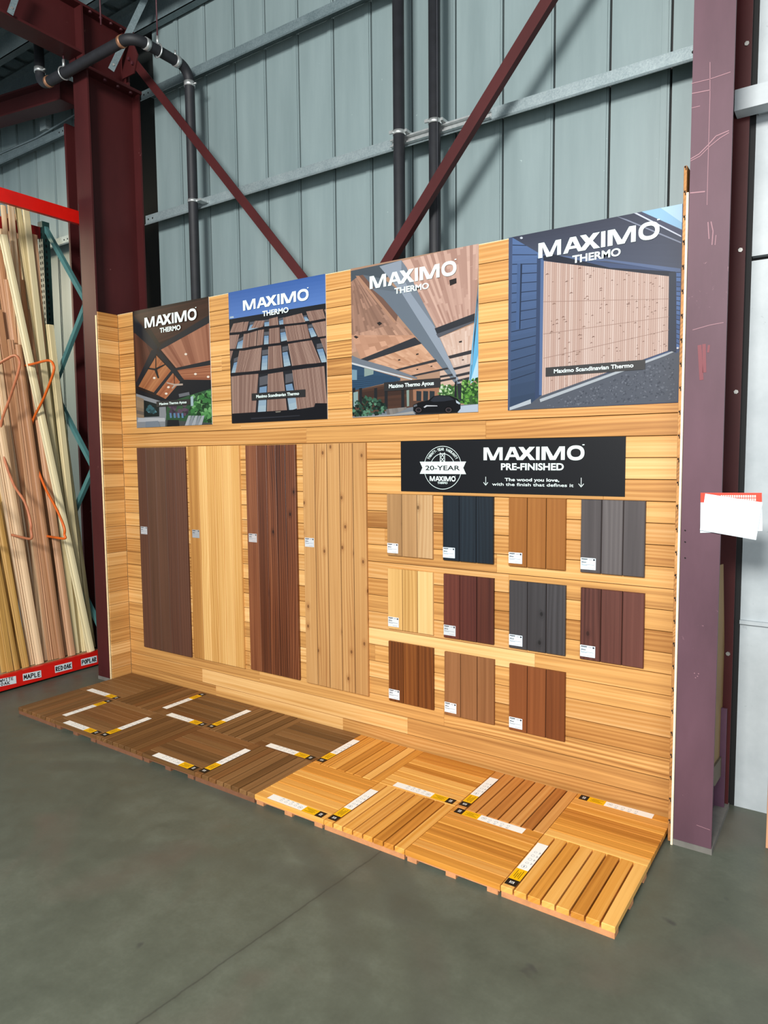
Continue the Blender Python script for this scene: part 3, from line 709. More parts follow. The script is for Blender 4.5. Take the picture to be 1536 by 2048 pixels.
def art2(a):
    a.poly([(700, -60), (1500, -60), (1500, 1080), (700, 1080)], '23262b', 0)
    a.grad([(725, 60), (1445, -60), (1445, 165), (740, 282)], '3f66ae', '5f86cb', 1, 8)
    for k in range(2): a.poly([(750 + k * 14, 262), (775, 258), (778, 270), (750, 274)], 'b8ccd8', 2)
    bl = [(740,388),(850,372),(985,330),(1120,318),(1320,296),(1445,282)]
    wins = [((880,300),(995,285),(998,350),(860,370)), ((990,285),(1035,280),(1040,340),(992,345)), ((1095,275),(1135,265),(1145,325),(1100,330)), ((1265,255),(1300,250),(1320,290),(1280,295)),
            ((800,425),(850,400),(850,490),(790,495)), ((990,370),(1030,368),(1030,462),(988,468)), ((1105,350),(1150,345),(1165,430),(1110,440)), ((1305,320),(1345,315),(1375,400),(1325,410)),
            ((775,560),(810,548),(795,665),(755,668)), ((975,500),(1025,495),(1022,640),(968,645)), ((1120,475),(1165,470),(1190,610),(1130,620)), ((1365,455),(1420,448),(1448,585),(1400,590)),
            ((955,690),(1020,680),(1015,940),(940,945)), ((1140,670),(1200,665),(1245,915),(1165,935))]
    for q in wins:
        q = list(q); a.poly(q, '2a2e36', 1)
        (x0, y0), (x1, y1), (x2, y2), (x3, y3) = q
        a.grad([(x0 + .12*(x1-x0), y0 + .3*(y3-y0)), (x1 - .1*(x1-x0), y1 + .3*(y2-y1)), (x2 - .1*(x2-x3), y2), (x3 + .12*(x2-x3), y3)], '6f93b8', 'a9c0cc', 2, 4)
        a.poly([(x0 + .1*(x1-x0), y0 + .02*(y3-y0)), (x1, y1), (x1 , y1 + .24*(y2-y1)), (x0 + .1*(x1-x0), y0 + .26*(y3-y0))], '5d5f66', 2)
    pans = [((775,312),(850,298),(835,370),(742,385)), ((853,300),(885,296),(870,362),(832,368)), ((930,292),(1000,290),(985,340),(900,345)), ((1030,278),(1092,262),(1098,322),(1030,330)), ((1130,270),(1265,236),(1290,300),(1132,318)), ((1295,225),(1415,208),(1446,282),(1320,298)), ((1425,212),(1446,206),(1446,240),(1440,240)),
            ((745,395),(820,385),(790,495),(748,500)), ((850,380),(893,370),(885,480),(838,488)), ((895,370),(945,358),(938,470),(888,478)), ((950,360),(995,352),(985,462),(942,470)), ((1030,348),(1105,338),(1110,452),(1028,462)), ((1142,325),(1300,310),(1325,420),(1160,440)), ((1335,310),(1446,290),(1446,402),(1380,408)),
            ((748,505),(776,495),(755,575),(750,580)), ((818,505),(890,490),(860,655),(788,665)), ((885,492),(978,482),(965,650),(835,662)), ((1025,475),(1115,462),(1130,628),(1022,640)), ((1165,455),(1335,430),(1400,590),(1195,618)), ((1395,420),(1446,410),(1448,530),(1440,540)),
            ((760,690),(955,665),(935,945),(768,955)), ((1022,672),(1130,655),(1160,935),(1015,945)), ((1195,645),(1425,615),(1452,890),(1230,925))]
    for q in pans:
        n = max(6, int((q[1][0] - q[0][0]) / 8))
        a.strips(list(q), n, '8f7166', 'b6988a', 3, '6d4f47', .3)
    for q in ([(740,378),(860,368),(985,334),(1120,318),(1300,300),(1446,272),(1446,290),(1300,314),(1120,334),(985,350),(870,384),(742,396)],
              [(745,494),(840,488),(990,462),(1110,448),(1300,420),(1447,398),(1447,412),(1300,434),(1110,466),(990,480),(850,504),(748,506)],
              [(752,665),(880,655),(1020,640),(1120,624),(1300,600),(1450,588),(1450,606),(1300,622),(1120,650),(1020,664),(880,676),(754,684)]): a.poly(q, '1c1c22', 6)
    a.poly([(765, 955), (1230, 925), (1350, 915), (1360, 880), (1455, 880), (1460, 1000), (768, 1030)], '15161c', 7)
    a.poly([(900, 985), (1250, 965), (1250, 972), (905, 995)], '2e3038', 8); a.poly([(1075, 940), (1115, 936), (1112, 944), (1080, 947)], '8a8478', 8)
poster(.699, 'facade poster of slatted timber shutters under blue sky, second from the left', 3.572, 250, 560, art2, 'Maximo Scandinavian Thermo', (.238, .796, .782, .835), ((.167, .845, .082, .157), (.375, .645, .183, .221)))
def art3(a):
    a.poly([(60, 60), (1400, 60), (1400, 1860), (60, 1860)], 'b39078', 0)
    a.planks([(100, 640), (180, 440), (700, 1010), (110, 1180)], 26, 4, '9c7866', 'cfa48c', 1)
    a.planks([(100, 480), (160, 440), (520, 900), (108, 1010)], 18, 4, '8b6b5c', 'b8907c', 1)
    a.planks([(580, 300), (1340, 120), (1300, 800), (930, 940)], 24, 3, 'b08a7c', 'dcb8a8', 1)
    a.planks([(110, 1010), (700, 1010), (740, 1030), (200, 1240)], 10, 3, 'b88a70', 'd8a88c', 1)
    a.planks([(260, 1250), (780, 1095), (930, 1250), (510, 1345)], 22, 3, 'c08f70', 'e0b394', 1)
    a.planks([(960, 1030), (1290, 900), (1262, 1160), (1040, 1210)], 18, 2, 'cfae9c', 'e6cdbf', 1)
    a.planks([(560, 1350), (930, 1250), (1040, 1330), (700, 1400)], 14, 2, 'c09478', 'd8ab90', 1)
    a.planks([(1050, 1230), (1262, 1160), (1250, 1290), (1090, 1320)], 10, 2, 'cfb4a6', 'e0cabd', 1)
    a.poly([(95, 395), (590, 290), (600, 330), (420, 480), (180, 440), (100, 500)], '505a63', 2)
    a.poly([(180, 440), (220, 430), (420, 640), (560, 800), (540, 880)], '7a5c50', 3)
    a.poly([(150, 440), (182, 440), (540, 880), (520, 895)], 'b78d74', 3)
    # long tapering grey beam
    a.poly([(220, 430), (420, 470), (590, 600), (1170, 1500), (1130, 1490)], '66717c', 4)
    a.poly([(380, 350), (590, 290), (760, 620), (960, 1040), (1170, 1500), (1140, 1480), (590, 600)], '97a3b2', 4)
    a.poly([(300, 560), (590, 600), (1140, 1490), (1120, 1490), (740, 1040), (420, 660)], '6f7b88', 5)
    a.poly([(590, 290), (640, 360), (770, 640), (1000, 1090), (930, 960), (690, 620), (590, 420)], '7c8794', 5)
    # cross beams
    for q in ([(910, 945), (1295, 800), (1292, 880), (945, 1030)], [(200, 1240), (720, 1030), (785, 1090), (265, 1258)]):
        a.poly(q, '36383e', 6)
    a.poly([(925, 1000), (1292, 870), (1292, 884), (945, 1034)], '5a5d66', 7)
    for q in ([(1040, 1210), (1262, 1152), (1260, 1188), (1055, 1236)], [(510, 1345), (920, 1240), (935, 1262), (560, 1352)], [(1085, 1325), (1250, 1285), (1248, 1308), (1100, 1345)], [(660, 1400), (1030, 1320), (1045, 1335), (700, 1408)], [(1110, 1390), (1245, 1358), (1245, 1385), (1120, 1412)], [(960, 1400), (1080, 1380), (1085, 1400), (960, 1420)],
              [(960, 1440), (1115, 1410), (1115, 1430), (960, 1460)], [(1125, 1440), (1242, 1410), (1240, 1435), (1130, 1460)]): a.poly(q, '3b3a3e', 6)
    a.poly([(960, 1350), (1110, 1330), (1110, 1480), (960, 1500)], 'd5b7a6', 3); a.poly([(1100, 1300), (1250, 1270), (1245, 1480), (1120, 1490)], 'd0b8ac', 3)
    # side gutter and sky
    a.poly([(1340, 500), (1340, 1400), (1240, 1470), (1260, 1200), (1300, 800)], '68b5e0', 4); a.poly([(1335, 1200), (1340, 1420), (1246, 1480), (1300, 1300)], 'b5dcf0', 5)
    a.poly([(1344, 490), (1342, 760), (1255, 1440), (1248, 1480), (1300, 880)], '5d7890', 6); a.poly([(1344, 500), (1344, 600), (1270, 1290), (1262, 1300), (1318, 780)], 'aebccc', 7)
    # left fascia
    a.poly([(105, 1205), (200, 1240), (480, 1320), (740, 1415), (740, 1430), (108, 1280)], '77808c', 7); a.poly([(108, 1272), (700, 1430), (690, 1440), (108, 1290)], 'cfd5da', 8)
    a.poly([(108, 1290), (580, 1420), (580, 1445), (420, 1475), (114, 1545)], '33506c', 6)
    for k in range(6): a.poly([(112, 1400 + k * 22), (560, 1405 + k * 10), (560, 1407 + k * 10), (112, 1404 + k * 22)], '25394e', 7)
    a.poly([(235, 1325), (325, 1345), (322, 1385), (235, 1408)], '8fa4a0', 8); a.poly([(112, 1340), (165, 1345), (165, 1440), (112, 1440)], '7d9eb0', 8)
    # house wall, garden, driveway
    a.poly([(114, 1545), (560, 1450), (960, 1420), (960, 1720), (116, 1800)], '5c4438', 5); a.strips([(200, 1540), (640, 1460), (640, 1720), (200, 1720)], 9, '5e4032', '402e28', 6, None, 0, True)
    a.poly([(700, 1440), (960, 1450), (945, 1640), (705, 1640)], 'a2755c', 6)
    for x in (735, 800, 862): a.poly([(x, 1545), (x + 48, 1548), (x + 46, 1640), (x, 1640)], '2b343a', 7)
    for x in (120, 185, 330, 430, 590): a.poly([(x, 1520), (x + 28, 1515), (x + 30, 1720), (x, 1730)], '23262a', 7)
    a.poly([(130, 1560), (175, 1550), (175, 1690), (132, 1700)], '8fa9a8', 7); a.poly([(640, 1540), (665, 1535), (665, 1690), (645, 1695)], '8a9f98', 8)
    a.poly([(925, 1510), (1340, 1480), (1338, 1680), (930, 1640)], '3c5f35', 5); a.blobs([(940, 1500), (1110, 1480), (1110, 1570), (940, 1600)], 50, 16, ['6d9a58', 'a8c890', '3c6a34', 'd0e0c8'], 6); a.blobs([(1160, 1450), (1336, 1420), (1336, 1670), (1165, 1670)], 120, 18, ['4c8236', '66a044', '2e5a26', '83b860', '1f4420'], 6)
    a.poly([(700, 1700), (1336, 1670), (1336, 1760), (116, 1812), (116, 1790)], '7a828c', 7); a.poly([(1160, 1690), (1336, 1672), (1336, 1752), (1120, 1760)], 'b5c3d4', 8); a.poly([(116, 1796), (500, 1770), (700, 1740), (720, 1765), (400, 1790), (116, 1815)], 'a8a6a2', 9)
    a.blobs([(116, 1650), (250, 1600), (390, 1640), (450, 1700), (440, 1770), (118, 1790)], 110, 20, ['2c4a3c', '3c6450', '1d332a', '5c8a70', '14241e'], 8)
    a.strips([(440, 1720), (640, 1700), (640, 1720), (460, 1790)], 7, '6d6a68', '8c8884', 8)
    # parked black car
    a.poly([(705, 1680), (760, 1655), (850, 1635), (900, 1595), (960, 1585), (1060, 1590), (1130, 1620), (1158, 1660), (1160, 1715), (1130, 1750), (740, 1760), (705, 1735)], '0f1116', 12)
    a.poly([(870, 1640), (905, 1602), (960, 1592), (1050, 1597), (1100, 1630), (1000, 1645), (900, 1650)], '2a2f38', 13); a.poly([(805, 1700), (830, 1682), (935, 1685), (940, 1692), (840, 1694), (815, 1708)], 'c8ccd2', 14)
    for cx_ in (757, 1045): a.disc(cx_, 1728, 44, '07080a', 13); a.disc(cx_, 1728, 30, '4a4044', 14); a.disc(cx_, 1728, 20, '17181c', 15)
    a.poly([(1115, 1632), (1158, 1662), (1150, 1675), (1120, 1660)], 'b8c8d4', 14); a.poly([(710, 1685), (740, 1672), (745, 1690), (712, 1700)], '6a7078', 14)
    a.poly([(720, 1758), (1130, 1750), (1140, 1764), (730, 1772)], '22252a', 12)
    for q in ([(1052, 482), (1118, 462), (1120, 510), (1058, 535)], [(355, 893), (385, 880), (406, 898), (378, 918)], [(133, 1025), (152, 1015), (180, 1028), (158, 1042)], [(730, 1190), (755, 1184), (755, 1196), (734, 1200)], [(558, 1245), (580, 1240), (580, 1252), (560, 1254)], [(1142, 1070), (1172, 1062), (1172, 1078), (1146, 1082)], [(735, 1335), (752, 1331), (752, 1340), (737, 1343)], [(870, 1306), (888, 1302), (888, 1311), (872, 1314)], [(1172, 1245), (1190, 1241), (1190, 1250), (1174, 1252)]):
        a.poly(q, '2f2b2b', 9)
    a.poly([(1105, 1460), (1120, 1445), (1122, 1610), (1100, 1600)], '23242a', 10); a.poly([(1125, 1480), (1166, 1470), (1166, 1640), (1140, 1620)], '2c3036', 10)
poster(1.876, 'carport poster with pale timber soffit and parked black car, third from the left', 4.8, 680, 460, art3, 'Maximo Thermo Ayous', (.28, .727, .778, .836), ((.167, .847, .076, .158), (.372, .643, .178, .215)))
def art4(a):
    a.poly([(100, 40), (1450, 40), (1450, 1680), (100, 1680)], '47577a', 0)
    a.grad([(165, 345), (400, 300), (380, 1560), (145, 1612)], '5a76a6', '34455e', 1, 14)
    for k in range(15):
        y = 400 + k * 72 - k * 1.5; a.poly([(165 - k, y + 0), (345, y + 6 - k * 5), (345, y + 11 - k * 5), (165 - k, y + 6)], '27344c', 3)
    a.poly([(200, 540), (228, 538), (216, 1018), (190, 1020)], '4a6490', 4); a.poly([(224, 538), (236, 540), (222, 1018), (214, 1018)], '25334c', 4)
    # soffit
    a.grad([(160, 345), (1405, 90), (1400, 590), (390, 480)], '3c4152', '4c5468', 4, 10)
    a.poly([(345, 470), (800, 500), (1395, 575), (1395, 605), (1350, 600), (850, 520), (390, 520)], '5d6f94', 6)
    a.poly([(940, 185), (1405, 90), (1405, 300), (1060, 165)], '586078', 6); a.poly([(1110, 150), (1408, 90), (1404, 290)], '9ccbee', 8); a.poly([(1250, 120), (1408, 90), (1406, 240)], 'bfe2fa', 9)
    a.poly([(1045, 165), (1110, 150), (1402, 295), (1402, 335), (1300, 290)], '4a4f66', 9); a.poly([(1055, 170), (1075, 168), (1400, 335), (1400, 346)], 'd5dcec', 10); a.poly([(930, 190), (1000, 215), (1398, 380), (1398, 392), (940, 200)], '8b93a8', 9)
    # door jambs
    a.poly([(345, 500), (395, 505), (378, 1545), (330, 1560)], '38496a', 7); a.poly([(372, 505), (395, 510), (380, 1500), (360, 1500)], '56709c', 8)
    a.poly([(390, 480), (460, 470), (880, 570), (1358, 598), (1360, 640), (1312, 632), (860, 578), (392, 516)], '272c3a', 9)
    a.poly([(1310, 605), (1360, 600), (1362, 1185), (1303, 1175)], '343c4c', 10)
    a.strips([(1364, 600), (1396, 600), (1385, 1160), (1364, 1150)], 16, '5a7ab0', '425c8c', 7, '2a3a58', .2, True)
    # timber door
    a.strips([(395, 520), (1312, 632), (1303, 1175), (380, 1505)], 58, 'c3a598', 'dac4ba', 8, 'a8887c', .18)
    for i in range(3):
        t = (.30, .54, .72)[i]; y0 = 520 + t * 985; y1 = 632 + t * 543
        a.poly([(392, y0), (1310, y1), (1310, y1 + 3), (392, y0 + 4)], 'ab8c80', 11)
    for k in range(150):
        t = R.random(); u = R.random(); x = 405 + u * 885; yt = 530 + u * 112; yb = 1490 - u * 325; y = yt + t * (yb - yt); s_ = R.uniform(6, 15) * (1 - .3 * u)
        a.poly([(x - s_, y + s_ * .5), (x, y - s_ * .4), (x + s_, y + s_ * .2), (x + s_ * .3, y + s_ * .1)], R.choice(['8a6a5e', '7a5a4e', '9a7a6c']), 12)
    # ground
    a.poly([(378, 1500), (1340, 1180), (1360, 1195), (1390, 1180), (1372, 1550), (145, 1615), (300, 1560)], '565c68', 7)
    a.blobs([(420, 1560), (1340, 1220), (1365, 1530), (420, 1590)], 420, 7, ['4c525e', '646a76', '707682', '444a56'], 8)
    a.poly([(365, 1530), (1330, 1180), (1345, 1186), (1280, 1215), (370, 1552)], 'b4bcc4', 13); a.poly([(145, 1590), (300, 1530), (302, 1562), (145, 1614)], 'b8c2cc', 13)
    a.disc(232, 352, 11, 'c4ccd8', 12); a.disc(1374, 1157, 9, 'e0e4ea', 12)
poster(3.028, 'garage door poster of pale knotty timber, last before the right column', 3.657, 980, 380, art4, 'Maximo Scandinavian Thermo', (.246, .823, .767, .818), ((.194, .883, .065, .148), (.402, .678, .165, .206)))

# ------------------------------------------------------------------ black banner
bx, bz, bw, bh = 2.267, 2.060 + ZO, 1.452, .328
t = thing('banner_sign', 'wide black banner reading pre-finished above the small sample boards', 'sign', (bx + bw / 2, 0, bz - bh))
m = MB(); m.box((bx, -.006, bz - bh), (bx + bw, -.0002, bz)); m.build('board', M_banner, t)
def bl(mb, u0, u1, v0, v1): return (bx + u0 * bw, -.0066, bz - v1 * bh), (u1 - u0) * bw, (v1 - v0) * bh
m = MB(); put_logo(m, (2.869, -.0066, 1.934 + ZO), X, Z, .624, .077)
put_text(m, 'PRE-FINISHED', (2.985, -.0066, 1.876 + ZO), X, Z, .390, .040, .03)
put_text(m, 'The wood you love,', (3.010, -.0066, 1.809 + ZO), X, Z, .339, .019, .02)
put_text(m, 'with the finish that defines it', (2.927, -.0066, 1.780 + ZO), X, Z, .506, .019, .008)
m.build('lettering', M_lett, t)
m = MB()
for x in (2.884, 3.477):
    za, zb = 1.833 + ZO, 1.780 + ZO
    m.box((x - .0015, -.0066, zb), (x + .0015, -.006, za))
    for s_ in (-1, 1):
        m.face([(x, -.0066, zb - .002), (x, -.0066, zb + .003), (x + s_ * .013, -.0066, zb + .02), (x + s_ * .016, -.0066, zb + .018)][::s_], None)
m.build('down_arrow', M_lett, t)
m = MB(); cx, cz, rr = 2.5815, 1.8875 + ZO, .1375
def ringb(r0, r1, a0, a1, n=40):
    for k in range(n):
        p0 = a0 + (a1 - a0) * k / n; p1 = a0 + (a1 - a0) * (k + 1) / n
        m.face([(cx + r0 * math.cos(p0), -.0066, cz + r0 * math.sin(p0)), (cx + r0 * math.cos(p1), -.0066, cz + r0 * math.sin(p1)), (cx + r1 * math.cos(p1), -.0066, cz + r1 * math.sin(p1)), (cx + r1 * math.cos(p0), -.0066, cz + r1 * math.sin(p0))][::-1])
ringb(rr - .003, rr, 0, 2 * math.pi, 64); ringb(.0875, .0905, .10 * math.pi, .90 * math.pi)
rz0, rz1 = 1.848 + ZO, 1.926 + ZO
m.face([(cx - .168, -.0069, rz0), (cx + .168, -.0069, rz0), (cx + .148, -.0069, (rz0 + rz1) / 2), (cx + .168, -.0069, rz1), (cx - .168, -.0069, rz1), (cx - .148, -.0069, (rz0 + rz1) / 2)])
s_ = 'TWENTY-YEAR WARRANTY'
for k, ch in enumerate(s_):
    if ch == ' ': continue
    a = math.pi * (.83 - .66 * k / (len(s_) - 1)); up = Vector((math.cos(a), 0, math.sin(a))); rt = Vector((math.sin(a), 0, -math.cos(a)))
    put_text(m, ch, Vector((cx, -.0068, cz)) + up * .109 - rt * .006, rt, up, .0115 if ch != '-' else .006, .018, .02)
gx, gz = cx, cz + .066                                   # monogram: two crossing strokes between uprights
for s1 in (-1, 1):
    m.box((gx + s1 * .016 - .002, -.0068, gz - .03), (gx + s1 * .016 + .002, -.006, gz + .03))
    for dz in (-.013, .013): m.face([(gx - .016, -.0068, gz + dz - s1 * .016 - .003), (gx + .016, -.0068, gz + dz + s1 * .016 - .003), (gx + .016, -.0068, gz + dz + s1 * .016 + .002), (gx - .016, -.0068, gz + dz - s1 * .016 + .002)])
put_logo(m, (cx - .094, -.0068, 1.802 + ZO), X, Z, .188, .031); put_text(m, 'THERMO', (cx - .037, -.0068, 1.785 + ZO), X, Z, .074, .013, .02)
e = m.build('warranty_emblem', M_lett, t)
m = MB(); put_text(m, '20-YEAR', (cx - .126, -.0074, 1.872 + ZO), X, Z, .252, .030, .022); m.build('emblem_lettering', plain('ribbon_black', '17191f', .5), e)

# ------------------------------------------------------------------ sample boards
def info_label(parent, x, z, w=.086, h=.066, y=-.03, tone='dfe6ea'):
    m = MB(); m.box((x, y, z), (x + w, y + .002, z + h), 0, S(tone)); k = S('3a3d44'); g = S('8d949c'); yy = y - .0003
    def r(u0, u1, v0, v1, c): m.face([(x + u0*w, yy, z + v0*h), (x + u1*w, yy, z + v0*h), (x + u1*w, yy, z + v1*h), (x + u0*w, yy, z + v1*h)], None, c)
    r(.05, .46, .85, .93, k); r(.15, .36, .77, .81, g); r(.55, .78, .84, .89, g)
    m.face([(x + .89*w + .006*math.cos(-a*.785), yy, z + .86*h + .006*math.sin(-a*.785)) for a in range(8)][::-1], None, k)
    r(.06, .20, .66, .70, g); r(.06, .38, .58, .64, k); r(.06, .14, .50, .53, g)
    for v in (.40, .34): r(.06, .9 if v > .36 else .45, v, v + .035, g)
    r(.06, .10, .44, .47, g); r(.45, .86, .10, .13, g)
    m.build('info_label', PRINT, parent)
def sample(name, x0, z1, w, h, n, T, mat, label, cat, group, lab=None, taper=0.0, knotty=False, tones=None, gap=.0036):
    t = thing(name, label, cat, (x0 + w / 2, 0, z1 - h), group)
    m = MB(); wid = [1.0] * n
    if taper: wid[0] += taper
    tot = sum(wid); x = x0
    for k in range(n):
        ww = w * wid[k] / tot
        tn = tones[k] if tones else R.uniform(.15, .85)
        m.board((x + ww - gap / 2, 0, z1 - h), Z, -X, -Y, h, ww - gap, T, .003, (tn, R.random(), R.random()))
        x += ww
    m.box((x0 + .004, -T * .55, z1 - h + .004), (x0 + w - .004, 0, z1 - .004), 1)
    m.build('boards', [mat, M_walldk], t)
    if lab: info_label(t, x0 + lab[0], z1 - h + lab[1], y=-T - .0021, tone=lab[2])
    return t
W1 = wood('walnut_brown_boards', '33221a', '543829', '6b4938', .55, .9, .45, 7, 0, .5, '5f3a2c')
W2 = wood('golden_larch_boards', 'a06d34', 'c99652', 'e2b877', .5, .8, .75, 10, 0, .6)
W3 = wood('oiled_redbrown_boards', '2a130b', '6b3b22', '98603e', .33, .85, .4, 10, .16, .7, None, .5)
W4 = wood('knotty_pine_boards', '8f5c30', 'ba8c56', 'd0a671', .5, .8, .3, 9, .28, .5)
sp = 'tall panels of vertical boards on the display wall'
sample('tall_sample_panel', -.478, 2.055 + ZO, .628, 1.777, 5, .02, W1, 'tall dark chocolate brown board panel nearest the left return', 'sample panel', sp, (.022, 1.02, 'b4b6ba'), .0, False, (.35, .5, .6, .3, .45), .0014)
sample('tall_sample_panel', .187, 2.057 + ZO, .592, 1.772, 6, .02, W2, 'tall golden striped board panel between two dark brown panels', 'sample panel', sp, (.03, 1.02, '9b9da0'), .35, False, (.2, .85, .55, .6, .8, .55), .0016)
sample('tall_sample_panel', .852, 2.055 + ZO, .507, 1.760, 5, .024, W3, 'tall glossy red-brown board panel with dark swirling grain', 'sample panel', sp, (.02, 1.015, 'b9b4b4'), .3)
sample('tall_sample_panel', 1.425, 2.056 + ZO, .568, 1.766, 5, .022, W4, 'tall knotty pine board panel, rightmost of the tall ones', 'sample panel', sp, (.015, 1.02, 'c4c8cc'), .0, False, (.5, .45, .55, .5, .4), .006)
def sw(nm, d, m_, l, k=0.0, c=.8, tn=.5, **kw): return wood(nm, d, m_, l, .45, c, tn, 8, k, .5, **kw)
sg = 'small square sample boards below the black banner'
grid = [
 (2.160, 1.712, sw('bleached_oak_boards', '88653f', 'ab8458', 'bf9d72', .14), 'pale beige-brown sample board, top row under the emblem end of the banner', 'd9dde0'),
 (2.588, 1.712, sw('ink_blue_boards', '080d12', '101922', '1b2731', 0, .9), 'blue-black sample board in the top row', 'd3e4ee'),
 (3.041, 1.712, sw('amber_orange_boards', '704019', '8f5a26', 'aa7338', 0, .9, .7, tint='8a4a30'), 'orange-brown sample board in the top row', 'd8e6ee'),
 (3.481, 1.712, sw('weathered_grey_boards', '3a3637', '504b4c', '645f5f', 0, .9), 'light slate grey sample board at the right end of the top row', 'd8ecf6'),
 (2.161, 1.210, sw('natural_blonde_boards', 'ad8145', 'cfa565', 'e2c086', 0, .9, .6), 'blonde yellow sample board, middle row', 'cfd4d6'),
 (2.592, 1.210, sw('rosewood_red_boards', '301512', '5a2e22', '763f2e', 0, .9, .7, tint='47201f'), 'deep rosewood red sample board with uneven boards, middle row', 'c4cace'),
 (3.046, 1.210, sw('charcoal_grey_boards', '222122', '363436', '484649', .12, .9), 'dark charcoal grey sample board with brown flecks, middle row', 'd4e4ee'),
 (3.485, 1.209, sw('plum_brown_boards', '3e211c', '5e372f', '72463c', .2, .8, .35), 'plum brown sample board with a knot, right end of the middle row', 'd8ecf6'),
 (2.162, .709, sw('dark_honey_boards', '46220a', '6f3d18', '875022', .22, .8, .4), 'dark honey brown sample board, left end of the bottom row', 'd4dade'),
 (2.597, .702, sw('milk_coffee_boards', '6a4123', '875a37', '9a6b45', .12, .6, .3), 'light coffee brown sample board in the middle of the bottom row', 'd8dee2'),
 (3.049, .696, sw('reddish_teak_boards', '4e2610', '703d1d', '884f2a', 0, .9, .45), 'reddish teak sample board at the right end of the bottom row', 'd8e2e8')]
for x, z, mt, lb, tn in grid:
    sample('sample_board', x, z + ZO, .354, .414, 3, .02, mt, lb, 'sample board', sg, (.004, .018, tn))

# ================================================================== DECK TILES
TX, TY = .5225, .5254; OX, OY, PHI = -.690, -.004, -.0062
cph, sph = math.cos(PHI), math.sin(PHI)
DX = Vector((cph, sph, 0)); DY = Vector((-sph, cph, 0))
D0 = Vector((OX, OY, 0))
Dk = wood('thermo_ash_deck', '4a3018', '73502c', '8f6840', .5, .8, .55, 7, 0, .5, '805028')
Gd = wood('golden_hardwood_deck', 'a5621c', 'd9943c', 'efb764', .45, .8, .6, 7, 0, .55, 'c27a30')
Rd = wood('reddish_hardwood_deck', '93541f', 'c5803c', 'dba05a', .45, .75, .4, 7, 0, .5, 'a8662e')
BatD = plain('brown_batten', '7b5138', .65, 0, .15, 20); BatG = plain('pinkish_batten', 'c98a5c', .65, 0, .15, 20)
def mono(mb, c, ax, ay, s_, col, z):
    """small crossed-stroke monogram on the black end of a tile label"""
    for k in (-1, 1):
        for off in (-.45, .45):
            a = c + ax * (-.9 * s_) + ay * ((off - k * .4) * s_); b = c + ax * (.9 * s_) + ay * ((off + k * .4) * s_); n = ay * (.12 * s_)
            mb.face([p + Z * z for p in (a - n, b - n, b + n, a + n)], None, col)
        a = c + ay * (k * .95 * s_); mb.face([p + Z * z for p in (a - ax*.9*s_ - ay*.1*s_, a + ax*.9*s_ - ay*.1*s_, a + ax*.9*s_ + ay*.1*s_, a - ax*.9*s_ + ay*.1*s_)], None, col)
